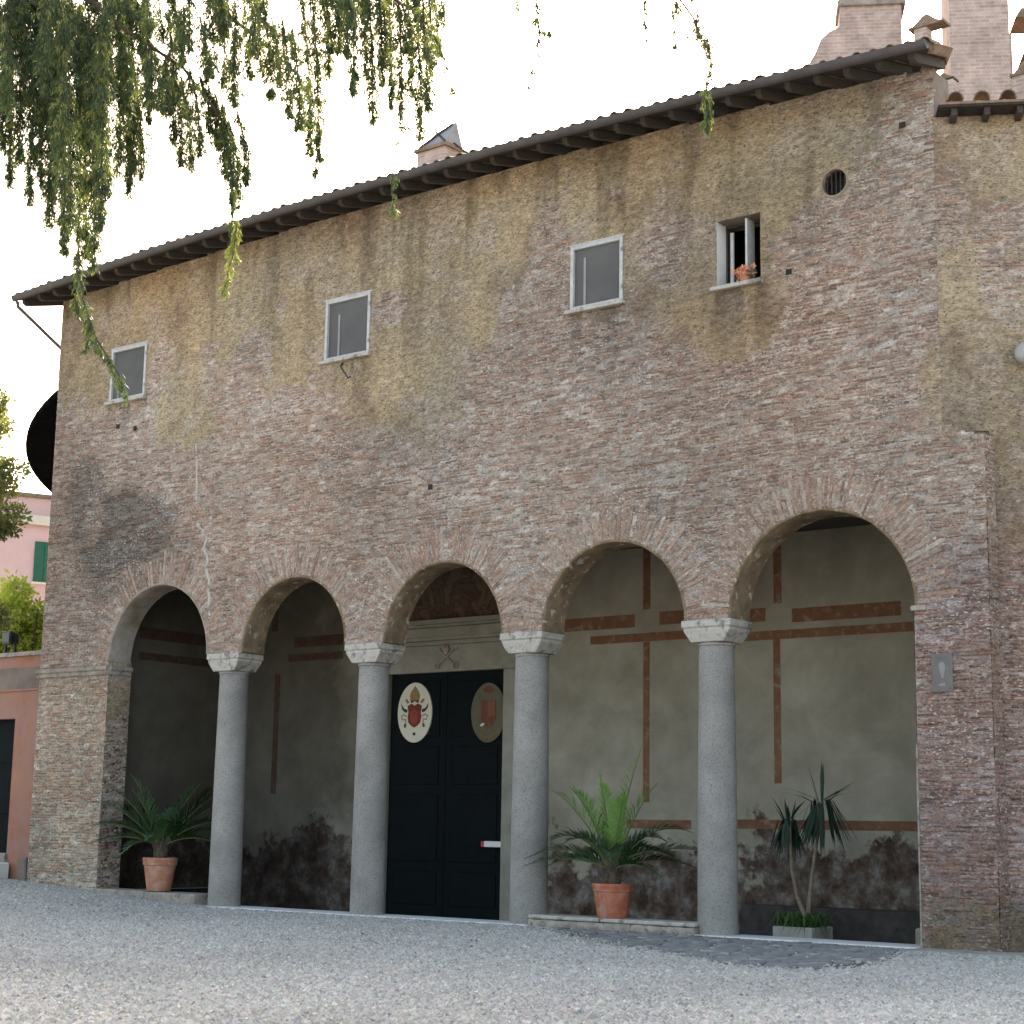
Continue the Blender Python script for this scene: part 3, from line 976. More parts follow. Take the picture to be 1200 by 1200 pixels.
for i, (xc, r_) in enumerate(ARCH):
    # soffit strip, a little uneven, as the plaster under the arch
    na, ny = 48, 8
    A, Yv = np.meshgrid(np.linspace(0, math.pi, na + 1), np.linspace(-0.016, 0.60, ny + 1))
    rr = r_ + 0.004 - 0.022 * fbm(A * r_ * 2, Yv, 3.0, 4, 100 + i)
    rr[0] += 0.058; Yv[0] = -0.005; Yv[1] = -0.019; rr[1] += 0.012; Yv[2] = 0.01
    P = np.stack([xc + rr * np.cos(A), Yv, H + 0.004 + rr * np.sin(A)], -1)
    idx = np.arange((na + 1) * (ny + 1)).reshape(ny + 1, na + 1)
    F = np.stack([idx[:-1, :-1], idx[:-1, 1:], idx[1:, 1:], idx[1:, :-1]], -1).reshape(-1, 4)
    ar = link('arch', np_mesh('arch_soffit', P.reshape(-1, 3), F, M['soffit_grey' if i == 0 else 'soffit'], smooth=True), PORT)
    n = int(math.pi * r_ / 0.082)
    for k in range(n):
        a = math.pi * (k + 0.5) / n + random.uniform(-0.004, 0.004)
        c = math.cos(a)
        if random.random() < 0.06: continue
        L = VL * random.uniform(0.62, 1.08)
        lim = (bound[i + 1] - xc if c > 0 else xc - bound[i]) - 0.015
        if abs(c) > 1e-3: L = min(L, lim / abs(c) - r_)
        if L < 0.1: continue
        o = link('voussoir', random.choice(VM), ar, (xc + (r_ + 0.022) * c, -0.003 - random.uniform(0, 0.010), H + 0.003 + (r_ + 0.022) * math.sin(a)), (0, math.pi / 2 - a + random.uniform(-0.018, 0.018), 0), (random.uniform(0.62, 1.12), 1, L))

# ---- columns
for i, x in enumerate(COLX):
    m = MB()
    prof = []
    for k in range(15):
        t_ = k / 14
        prof.append(((0.330 - 0.036 * t_ ** 1.6) * (1.0, 0.985, 1.02, 1.0)[i], -0.3 + t_ * 4.98))
    prof += [(0.312, 4.69), (0.314, 4.73), (0.29, 4.74)]
    m.lathe(prof, (0, 0, 0), 40)
    col = m.build('column', M['granite'], PORT, (x, 0.30, 0), smooth=True)
    cp = MB()
    # inverted pyramid block under a slab
    a, b_ = 0.31, 0.31
    A2, B2 = 0.475, 0.36
    z0, z1, z2, z3 = 4.742, 4.93, 4.985, H
    rings = [(a, b_, z0), (A2 - 0.03, B2 - 0.02, z1), (A2 - 0.03, B2 - 0.02, z2), (A2, B2, z2 + 0.003), (A2, B2, z3)]
    vs, fs = [], []
    for (aa, bb, zz) in rings:
        vs += [(-aa, -bb, zz), (aa, -bb, zz), (aa, bb, zz), (-aa, bb, zz)]
    for q in range(len(rings) - 1):
        for k in range(4):
            fs.append((q * 4 + k, q * 4 + (k + 1) % 4, q * 4 + 4 + (k + 1) % 4, q * 4 + 4 + k))
    fs += [(3, 2, 1, 0), (16, 17, 18, 19)]
    cp.add(vs, fs)
    cp.build('capital', M['marble'], col, bevel=0.012)

# impost mouldings on the end piers
m = MB()
prof = [(0.0, 4.80), (0.05, 4.83), (0.06, 4.90), (0.10, 4.93), (0.11, 5.00), (0.0, 5.03)]
for (x0, x1) in ((XL - 0.06, XJL + 0.05),):
    vs = [(x, -d, z) for x in (x0, x1) for d, z in prof]
    n = len(prof)
    m.add(vs, [(k, (k + 1) % n, n + (k + 1) % n, n + k) for k in range(n)] + [tuple(range(n))[::-1], tuple(range(n, 2 * n))])
m.build('impost', M['travertine'], PORT)
m = MB()
m.add([(XJL + d, y, z) for y in (0.0, 0.6) for d, z in prof], [(k, (k + 1) % 6, 6 + (k + 1) % 6, 6 + k) for k in range(6)] + [tuple(range(6))[::-1], tuple(range(6, 12))])
m.build('impost', M['travertine'], PORT)
m = MB()
m.box(XJR - 0.05, XJR + 0.20, -0.05, 0.55, 5.02, 5.10)
m.build('impost', M['travertine'], PORT, bevel=0.01)

m = MB(); m.box(XJR - 0.03, XJR - 0.004, -0.02, 0.03, 0.03, 3.0); m.build('timber_strip', M['travertine'], PORT)
# ---- thresholds and the ledge under the first arch
for (x0, x1) in ((-8.35, -4.35), (-4.34, -0.45), (-0.44, 0.12), (3.52, 5.6), (5.61, XJR - 0.01)):
    m = MB(); m.box(x0, x1, -0.13, 0.66, -0.40, 0.028); m.build('threshold', M['threshold'], PORT, bevel=0.012)
m = MB()
ZL = 0.255
m.box(XJL + 0.01, -9.9, -0.10, 0.60, -0.1, ZL); m.build('ledge', M['travertine'], PORT, bevel=0.02)
m = MB(); m.box(-9.89, -8.36, -0.08, 0.60, -0.1, ZL - 0.012); m.build('ledge', M['travertine'], PORT, bevel=0.02)
# ledge under the fourth arch, broken stones with a thin slab on top
x = 0.14
while x < 3.45:
    wd = random.uniform(0.5, 1.1)
    x1 = min(x + wd, 3.50)
    m = MB()
    n = 6
    xs_ = [x + (x1 - x) * k / n for k in range(n + 1)]
    vs, fs = [], []
    for xx in xs_:
        fr = -0.05 - random.uniform(0, 0.05)
        vs += [(xx, fr, -0.05), (xx, fr - random.uniform(-.01, .03), 0.06), (xx, fr + 0.01, 0.128 + random.uniform(-.008, .004)), (xx, 0.55, 0.13), (xx, 0.55, -0.3)]
    for k in range(n):
        for q in range(5):
            fs.append((k * 5 + q, k * 5 + (q + 1) % 5, k * 5 + 5 + (q + 1) % 5, k * 5 + 5 + q))
    fs += [(4, 3, 2, 1, 0), tuple(n * 5 + q for q in range(5))]
    m.add(vs, fs)
    m.build('ledge_stone', M['travertine'], PORT)
    x = x1 + 0.012
for (x0, x1) in ((0.13, 1.62), (1.64, 3.50)):
    m = MB(); m.box(x0, x1, -0.07, 0.55, 0.136, 0.20); m.build('ledge_slab', M['marble'], PORT, bevel=0.014)

# ---- portico interior
BY = 4.0
FZ = -0.25
CZI = 7.2
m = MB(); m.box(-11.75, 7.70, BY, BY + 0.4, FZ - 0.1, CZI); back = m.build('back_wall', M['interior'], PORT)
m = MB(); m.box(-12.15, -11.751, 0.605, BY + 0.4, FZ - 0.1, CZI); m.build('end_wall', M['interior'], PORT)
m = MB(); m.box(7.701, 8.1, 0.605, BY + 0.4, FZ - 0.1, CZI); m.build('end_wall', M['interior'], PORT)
m = MB(); m.box(-12.1, 8.05, 0.605, BY + 0.38, CZI + 0.002, CZI + 0.2); m.build('ceiling', M['ceil'], PORT)
m = MB(); m.box(-11.75, 7.70, 0.61, BY - 0.002, FZ - 0.2, FZ); m.build('floor', M['floor'], PORT)
# low stone bench along the back wall and a block by the right end
m = MB(); m.box(2.2, 6.2, BY - 0.42, BY - 0.003, FZ + 0.002, FZ + 0.62); m.build('wall_bench', M['floor'], PORT, bevel=0.02)
m = MB(); m.box(6.15, 7.05, 2.4, 3.1, FZ + 0.002, FZ + 0.42); m.build('stone_block', M['travertine'], PORT, bevel=0.03)


# painted bands on the back wall (x, z measured on the wall)
def band(px0, py0, px1, py1, half, vertical=False, mk='band'):
    a = at_y(px0, py0, BY); b_ = at_y(px1, py1, BY)
    m = MB()
    if vertical:
        x = (a[0] + b_[0]) / 2
        z0, z1 = sorted((a[2], b_[2]))
        m.box(x - half, x + half, BY - 0.004, BY - 0.0005, z0, z1)
    else:
        z = (a[2] + b_[2]) / 2
        m.box(a[0], b_[0], BY - 0.006, BY - 0.001, z - half, z + half)
    m.build('painted_band', M[mk], PORT)


band(692, 748, 830, 745, 0.085)
band(840, 744, 1080, 738, 0.085)
band(658, 733, 744, 728, 0.13)
band(773, 724, 806, 723, 0.13)
band(860, 722, 897, 721, 0.13)
band(928, 719, 1056, 715, 0.13)
band(758, 640, 758, 714, 0.085, True)
band(758, 752, 757, 940, 0.075, True)
band(911, 630, 911, 707, 0.085, True)
band(911, 748, 911, 918, 0.075, True)
band(860, 966, 1080, 968, 0.085)
band(735, 966, 810, 966, 0.085)
band(345, 754, 402, 748, 0.12, mk='band_shaded')
band(338, 773, 402, 766, 0.085, mk='band_shaded')
band(326, 650, 322, 740, 0.10, True, mk='band_shaded')
band(326, 790, 320, 930, 0.09, True, mk='band_shaded')
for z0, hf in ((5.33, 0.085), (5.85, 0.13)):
    m = MB(); m.box(-11.75, -11.746, 1.0, BY - 0.02, z0 - hf, z0 + hf); m.build('painted_band', M['band_shaded'], PORT)

# door with marble surround
dl, dr = at_y(461, 800, BY)[0], at_y(595, 800, BY)[0]
dtop = at_y(527, 788, BY)[2]
FRW = 0.42
m = MB()
m.box(dl - FRW, dl, BY - 0.16, BY + 0.05, FZ, dtop)
m.build('door_jamb', M['lintel'], PORT, bevel=0.015)
m = MB(); m.box(dr, dr + FRW, BY - 0.16, BY + 0.05, FZ, dtop); m.build('door_jamb', M['lintel'], PORT, bevel=0.015)
m = MB()
m.box(dl - FRW - 0.02, dr + FRW + 0.02, BY - 0.17, BY + 0.05, dtop + 0.002, dtop + 0.58)
lint = m.build('door_lintel', M['lintel'], PORT, bevel=0.012)
m = MB()
zz = dtop + 0.582
for (d, h) in ((0.20, 0.09), (0.27, 0.08), (0.24, 0.20), (0.33, 0.06), (0.38, 0.10)):
    m.box(dl - FRW - d, dr + FRW + d, BY - d, BY + 0.04, zz, zz + h - 0.002)
    zz += h
m.build('cornice', M['lintel'], lint, bevel=0.006)
# carved crossed keys on the lintel
m = MB()
ecx, ecz = at_y(524, 769, BY - .17)[0], at_y(524, 769, BY - .17)[2]
for s in (-1, 1):
    p0 = (ecx - s * 0.26, BY - 0.19, ecz - 0.20); p1 = (ecx + s * 0.24, BY - 0.19, ecz + 0.16)
    m.tube([p0, p1], 0.022, 6)
    m.tube([(ecx - s * 0.26 + 0.07 * math.cos(a), BY - 0.19, ecz - 0.20 + 0.07 * math.sin(a)) for a in [k * math.pi / 5 for k in range(11)]], 0.016, 5)
    m.box(p1[0] - 0.06, p1[0] + 0.06, BY - 0.20, BY - 0.172, p1[2] - 0.02, p1[2] + 0.03)
m.tube([(ecx, BY - 0.18, ecz + 0.05), (ecx, BY - 0.20, ecz + 0.17), (ecx, BY - 0.18, ecz + 0.27)], [0.07, 0.09, 0.02], 8)
m.build('carved_keys', M['travertine'], lint)
m = MB()
lc = (dl + dr) / 2
lw = (dr - dl) / 2 + FRW
m.prism([(lc + lw * math.cos(a), zz + 0.002 + 1.35 * math.sin(a)) for a in [math.pi * k / 20 for k in range(21)]], BY - 0.02, BY + 0.05)
m.build('lunette_fresco', M['fresco'], PORT)
# two leaves with raised panels
dm = (dl + dr) / 2
for (x0, x1) in ((dl + 0.005, dm - 0.006), (dm + 0.006, dr - 0.005)):
    m = MB(); m.box(x0, x1, BY - 0.05, BY - 0.003, FZ + 0.01, dtop - 0.005)
    leaf = m.build('door', M['doorwood'], PORT)
    for (z0, z1) in ((0.05, 0.75), (0.95, 2.35), (2.55, 3.35), (3.55, dtop - 0.2)):
        q = MB(); q.box(x0 + 0.18, x1 - 0.18, BY - 0.068, BY - 0.052, z0, z1)
        q.build('door_panel', M['doorwood'], leaf, bevel=0.012)
pa, pb = at_y(564, 989, BY - 0.14), at_y(589, 989, BY - 0.14)
m = MB(); m.box(pa[0] + 0.07, pb[0], BY - 0.15, BY - 0.10, pa[2] - 0.06, pa[2] + 0.06)
hb = m.build('door_bar', M['white'], PORT, bevel=0.01)
m = MB(); m.box(pa[0], pa[0] + 0.068, BY - 0.15, BY - 0.10, pa[2] - 0.055, pa[2] + 0.055)
m.build('bar_end', M['redtip'], hb)


# ---- windows
def window(i, closed=True):
    x0, x1, z0, z1 = WIN[i]
    wroot = empty('window', ((x0 + x1) / 2, 0, z0))
    wroot.parent = PORT
    cx = (x0 + x1) / 2
    hw = (x1 - x0) / 2
    h = z1 - z0
    if closed:
        f = MB()
        t_, d0, d1 = 0.07, -0.045, 0.05
        f.box(-hw, -hw + t_, d0, d1, 0, h); f.box(hw - t_, hw, d0, d1, 0, h)
        f.box(-hw + t_, hw - t_, d0 + .003, d1, h - t_, h); f.box(-hw + t_, hw - t_, d0 + .003, d1, 0, t_ * .8)
        f.build('frame', M['frame'], wroot, bevel=0.008)
        s = MB(); s.box(-hw + t_, hw - t_, 0.015, 0.022, t_ * .8, h - t_); s.build('screen', M['screen'], wroot)
        cx_ = (0.16, 0.26, 0.20, 0)[i]; b_ = MB(); b_.box(-hw + cx_ + t_, -hw + cx_ + 0.05 + t_, 0.003, 0.013, t_ * .8, h * (0.5, 0.74, 0.80, 1)[i]); b_.build('casement_edge', M['lead'], wroot)
        k = MB()
        for zz_ in (0.25, h - 0.25): k.box(hw - 0.03, hw + 0.012, d0 - 0.012, d0, zz_ - 0.035, zz_ + 0.035)
        k.build('hinge', M['lead'], wroot)
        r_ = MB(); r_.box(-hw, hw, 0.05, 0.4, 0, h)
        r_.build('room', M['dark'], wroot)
    else:
        rv = MB()                                    # plastered reveals
        rv.box(-hw - 0.03, -hw + 0.02, -0.018, 0.36, 0, h)
        rv.build('reveal', M['white'], wroot)
        rv = MB()
        rv.box(hw, hw + 0.04, -0.020, 0.36, 0, h)
        rv.box(-hw - 0.03, hw + 0.04, -0.0205, 0.36, h + .001, h + 0.10)
        rv.build('reveal', M['plasterrim'], wroot)
        f = MB()
        for (a, b2) in ((-hw, -hw + 0.05), (-0.03, 0.03), (hw - 0.05, hw)): f.box(a, b2, 0.28, 0.33, 0, h)
        f.box(-hw + .05, hw - .05, 0.281, 0.329, h - 0.05, h)
        f.build('frame', M['wood'], wroot)
        c = MB()
        c.box(0.10, 0.14, 0.05, 0.30, 0.0, h - 0.02)
        c.build('open_casement', M['frame'], wroot)
        c = MB(); c.box(-hw + 0.13, -hw + 0.19, 0.24, 0.275, 0.0, h - 0.15)
        c.build('curtain_rail', M['frame'], wroot)
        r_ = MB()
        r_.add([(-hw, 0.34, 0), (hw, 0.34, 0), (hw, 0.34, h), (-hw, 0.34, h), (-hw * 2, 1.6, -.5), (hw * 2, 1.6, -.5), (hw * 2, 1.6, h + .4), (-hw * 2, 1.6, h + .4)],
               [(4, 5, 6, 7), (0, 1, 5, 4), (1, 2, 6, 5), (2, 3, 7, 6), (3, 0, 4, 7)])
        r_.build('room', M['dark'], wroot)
    s = MB(); s.box(-hw - 0.08, hw + 0.05, -0.12, 0.3 if not closed else 0.04, -0.075, -0.003); s.build('sill', M['marble'], wroot, bevel=0.008)
    # plaster margin round the opening
    if not closed:
        return
    p = MB()
    p.box(-hw - 0.03, hw + 0.03, -0.035, 0.0, h + 0.004, h + 0.035)
    p.build('head', M['frame'], wroot, bevel=0.006)


for i in range(4): window(i, i != 3)
# oculus with iron bars
oc = MB()
n = 24
ring = [(OCU[0] + OCU[2] * math.cos(2 * math.pi * k / n), OCU[1] + OCU[2] * math.sin(2 * math.pi * k / n)) for k in range(n)]
oc.add([(x, 0.0, z) for x, z in ring] + [(x, 0.28, z) for x, z in ring], [(k, (k + 1) % n, n + (k + 1) % n, n + k) for k in range(n)] + [tuple(range(n, 2 * n))])
oo = oc.build('round_window', M['dark'], PORT)
rim = MB()
rim.add([(OCU[0] + rr * math.cos(2 * math.pi * k / 36), yy, OCU[1] + rr * math.sin(2 * math.pi * k / 36)) for (rr, yy) in ((OCU[2] - 0.012, 0.1), (OCU[2] - 0.012, -0.026), (OCU[2] + 0.015, -0.024), (OCU[2] + 0.04, -0.004)) for k in range(36)],
        [(j * 36 + k, j * 36 + (k + 1) % 36, j * 36 + 36 + (k + 1) % 36, j * 36 + 36 + k) for j in range(3) for k in range(36)])
rim.build('rim', M['plasterrim'], oo)
for k in range(5):
    dx = -0.16 + 0.08 * k
    hh = math.sqrt(OCU[2] ** 2 - dx * dx)
    q = MB(); q.tube([(OCU[0] + dx, 0.05, OCU[1] - hh), (OCU[0] + dx, 0.05, OCU[1] + hh)], 0.012, 5); q.build('bar', M['iron'], oo)
# iron hook under the second window
p0 = at_y(400, 424, -0.05); p1 = at_y(408, 443, -0.28)
q = MB(); q.tube([(p0[0], 0.0, p0[2]), (p0[0] + 0.05, -0.12, p0[2] - 0.12), (p1[0], -0.28, p1[2]), (p1[0] + 0.06, -0.28, p1[2] + 0.02)], 0.016, 6)
q.build('iron_hook', M['iron'], PORT)
# small beam holes
for (px, py) in ((139, 500), (159, 502), (925, 319), (505, 571), (1058, 147)):
    a = at_y(px, py, 0)
    q = MB(); q.box(a[0] - 0.055, a[0] + 0.055, -0.024, -0.0215, a[2] - 0.05, a[2] + 0.05); q.build('putlog_hole', M['dark'], PORT, bevel=0.0)

# old mortared crack and a straight joint in the masonry above the first two arches
def seam(name, pts, wd, mat, jit):
    m = MB()
    L, Rr = [], []
    for (px, py) in pts:
        a = at_y(px, py, 0)
        w_ = wd * random.uniform(0.5, 1.4)
        x = a[0] + random.uniform(-jit, jit)
        L.append((x - w_, a[2])); Rr.append((x + w_, a[2]))
    n = len(L)
    vs = [(x, -0.021, z) for x, z in L] + [(x, -0.021, z) for x, z in Rr] + [(x - 0.02, -0.004, z) for x, z in L] + [(x + 0.02, -0.004, z) for x, z in Rr]
    fs = []
    for i in range(n - 1):
        fs += [(i, n + i, n + i + 1, i + 1), (2 * n + i, i, i + 1, 2 * n + i + 1), (n + i, 3 * n + i, 3 * n + i + 1, n + i + 1)]
    m.add(vs, fs)
    m.build(name, mat, PORT)


seam('mortared_crack', [(231, 613), (234, 618), (238, 621), (239, 627), (243, 630), (241, 637), (239, 643), (242, 650), (243, 657), (241, 663), (243, 671), (245, 680), (244, 690), (246, 700), (245, 712), (246, 722)], 0.025, M['marble'], 0.02)
seam('joint', [(231 - 0.006 * k * 8, 470 + 8 * k) for k in range(16)], 0.012, M['marble'], 0.012)
# slate plaque on the right pier
pp = at_y(1104, 788, -0.03)
q = MB(); q.box(-0.17, 0.17, -0.03, -0.018, -0.29, 0.29)
pl = tag(q.build('wall_plaque', M['plaquegrey'], None, (pp[0], 0, pp[2]), bevel=0.004), 'small grey plaque fixed to the brick pier right of the arches', 'plaque')
q = MB()
q.prism([(-0.05, 0.12), (-0.02, 0.16), (0.03, 0.15), (0.06, 0.09), (0.03, -0.05), (0.0, -0.10), (-0.03, -0.02)], -0.034, -0.0305)
q.prism([(-0.05, -0.2), (0.04, -0.2), (0.04, -0.165), (-0.05, -0.165)], -0.034, -0.0305)
q.build('plaque_mark', M['lead'], pl)

# upper storeys behind the facade: side wall, rear wall
m = MB(); m.box(XL + 0.02, XL + 0.5, 0.602, 8.5, -0.1, 13.4); m.build('side_wall', M['core'], PORT)
m = MB(); m.box(XL + 0.5, 2.74, 8.1, 8.5, 4.5, 15.4); m.build('rear_wall', M['core'], PORT)
m = MB()
m.prism([(7.55, Z_STEP), (7.90, Z_STEP), (7.90, 13.6), (7.55, 13.6)], 0.602, 0.7)
m.add([(7.9, 0.702, Z_STEP), (7.5, 0.702, Z_STEP), (2.75, 8.5, Z_STEP), (3.15, 8.5, Z_STEP), (7.9, 0.702, 13.6), (7.5, 0.702, 13.6), (2.75, 8.5, 15.6), (3.15, 8.5, 15.6)],
      [(0, 3, 2, 1), (4, 5, 6, 7), (0, 1, 5, 4), (1, 2, 6, 5), (2, 3, 7, 6), (3, 0, 4, 7)])
m.build('side_wall', M['core'], PORT)

# ---- roof of the portico
EX0, EX1, EY = -14.45, 8.32, -0.92
SL = math.tan(R(15))


def zroof(x, y):                               # underside of the boards
    return ztop(np.asarray(x, float)) + 0.16 + (y - 0.0) * SL


def skew(y):                                   # the right end of the block runs back at an angle
    return EX1 - 0.62 * max(0.0, y - 0.1)


roof = MB()
nx = 46
xs_ = [EX0 + (EX1 - EX0) * k / nx for k in range(nx + 1)]
vs, fs = [], []
for x in xs_:
    for (y, dz) in ((EY, 0), (EY, 0.035), (9.0, 0.035), (9.0, 0)):
        xx = min(x, skew(y))
        vs.append((xx, y, float(zroof(xx, y)) + dz))
for k in range(nx):
    for q in range(4):
        fs.append((k * 4 + q, k * 4 + (q + 1) % 4, k * 4 + 4 + (q + 1) % 4, k * 4 + 4 + q))
fs += [(3, 2, 1, 0), tuple(nx * 4 + q for q in range(4))]
roof.add(vs, fs)
RO = roof.build('roof', M['board'], PORT)
# rafters
rm = MB()
rm.add([(-0.05, -0.88, -0.10), (0.05, -0.88, -0.10), (0.05, -0.80, -0.155), (-0.05, -0.80, -0.155), (-0.05, 0.30, -0.155), (0.05, 0.30, -0.155),
        (-0.05, -0.88, -0.002), (0.05, -0.88, -0.002), (0.05, 0.30, -0.002), (-0.05, 0.30, -0.002)],
       [(0, 1, 7, 6), (0, 3, 2, 1), (3, 4, 5, 2), (4, 9, 8, 5), (6, 7, 8, 9), (1, 2, 5, 8, 7), (0, 6, 9, 4, 3)])
rafter = rm.mesh('rafter', M['wood'])
x = EX0 + 0.12
while x < EX1:
    o = link('rafter', rafter, RO, (x, 0, float(zroof(x, 0))), (math.atan(SL), 0, 0), (random.uniform(0.9, 1.15), 1, 1))
    x += 0.56 + random.uniform(-0.03, 0.03)


def half_tile(name, r0, r1, L, up, mat, th=0.016, n=8):
    m = MB()
    vs, fs = [], []
    for (y, r_) in ((0, r0), (L, r1)):
        for rr in (r_, r_ - th):
            for k in range(n + 1):
                a = math.pi * k / n
                vs.append((rr * math.cos(a), y, (rr * math.sin(a)) * (1 if up else -1)))
    n1 = n + 1
    for k in range(n):
        fs += [(k, k + 1, 2 * n1 + k + 1, 2 * n1 + k), (n1 + k + 1, n1 + k, 3 * n1 + k, 3 * n1 + k + 1), (k + 1, k, n1 + k, n1 + k + 1), (2 * n1 + k, 2 * n1 + k + 1, 3 * n1 + k + 1, 3 * n1 + k)]
    fs += [(0, n1, 3 * n1, 2 * n1)[::-1], (n, n1 + n, 3 * n1 + n, 2 * n1 + n)]
    m.add(vs, fs)
    return m.mesh(name, mat, smooth=True)


cover = half_tile('cover_tile', 0.105, 0.085, 0.50, True, M['tile'])
pan = half_tile('pan_tile', 0.10, 0.12, 0.50, False, M['tile'])
x = EX0 + 0.1
k = 0
while x < EX1:
    z = float(zroof(x, EY)) + 0.035
    link('roof_tile', cover, RO, (x, EY - 0.07 + random.uniform(-0.02, 0.02), z + 0.030 + random.uniform(-0.012, 0.010)), (math.atan(SL), 0, random.uniform(-0.04, 0.04)))
    if x + 0.145 < EX1:
        link('roof_tile', pan, RO, (x + 0.145, EY - 0.07 + random.uniform(-0.015, 0.015), z + 0.075), (math.atan(SL), 0, random.uniform(-0.03, 0.03)))
    x += 0.29
# the further courses of tiles as one corrugated sheet
nX, nY = 800, 14
Xg, Yg = np.meshgrid(np.linspace(EX0, EX1 - 0.05, nX + 1), np.linspace(EY + 0.38, 8.9, nY + 1))
Xg = np.minimum(Xg, EX1 - 0.05 - 0.62 * np.maximum(0, Yg - 0.1))
Zg = zroof(Xg, Yg) + 0.06 + 0.07 * np.sin(2 * np.pi * (Xg - EX0 - 0.1) / 0.29 + np.pi / 2) + 0.03 * (np.floor((Yg - EY) / 0.4) % 2)
idx = np.arange((nX + 1) * (nY + 1)).reshape(nY + 1, nX + 1)
F = np.stack([idx[:-1, :-1], idx[:-1, 1:], idx[1:, 1:], idx[1:, :-1]], -1).reshape(-1, 4)
tag(link('tile_courses', np_mesh('tile_courses', np.stack([Xg, Yg, Zg], -1).reshape(-1, 3), F, M['tile'], smooth=True), RO), kind='stuff')
# gutter under the tile edge, with its downpipe at the left end
g_ = MB()
n = 9
vs, fs = [], []
for x in xs_:
    zc = float(zroof(x, EY)) + 0.075
    for k in range(n):
        a = math.pi + math.pi * k / (n - 1)
        vs.append((x, EY - 0.095 + 0.095 * math.cos(a), zc + 0.125 * math.sin(a)))
for i in range(nx):
    for k in range(n - 1):
        fs.append((i * n + k, i * n + k + 1, (i + 1) * n + k + 1, (i + 1) * n + k))
fs += [tuple(range(n)), tuple(nx * n + k for k in range(n))[::-1]]
g_.add(vs, fs)
g_.build('gutter', M['gutter'], RO, smooth=True)
q = MB()
zz = float(zroof(EX0, EY)) - 0.06
q.tube([(EX0 + 0.10, EY - 0.075, zz), (EX0 + 0.12, EY - 0.06, zz - 0.12), (XL - 0.10, 0.12, zz - 0.95), (XL - 0.08, 0.16, zz - 1.1), (XL - 0.08, 0.16, 6.0), (XL - 0.08, 0.16, 0.5)], 0.045, 8)
q.build('downpipe', M['gutter'], RO, smooth=True)

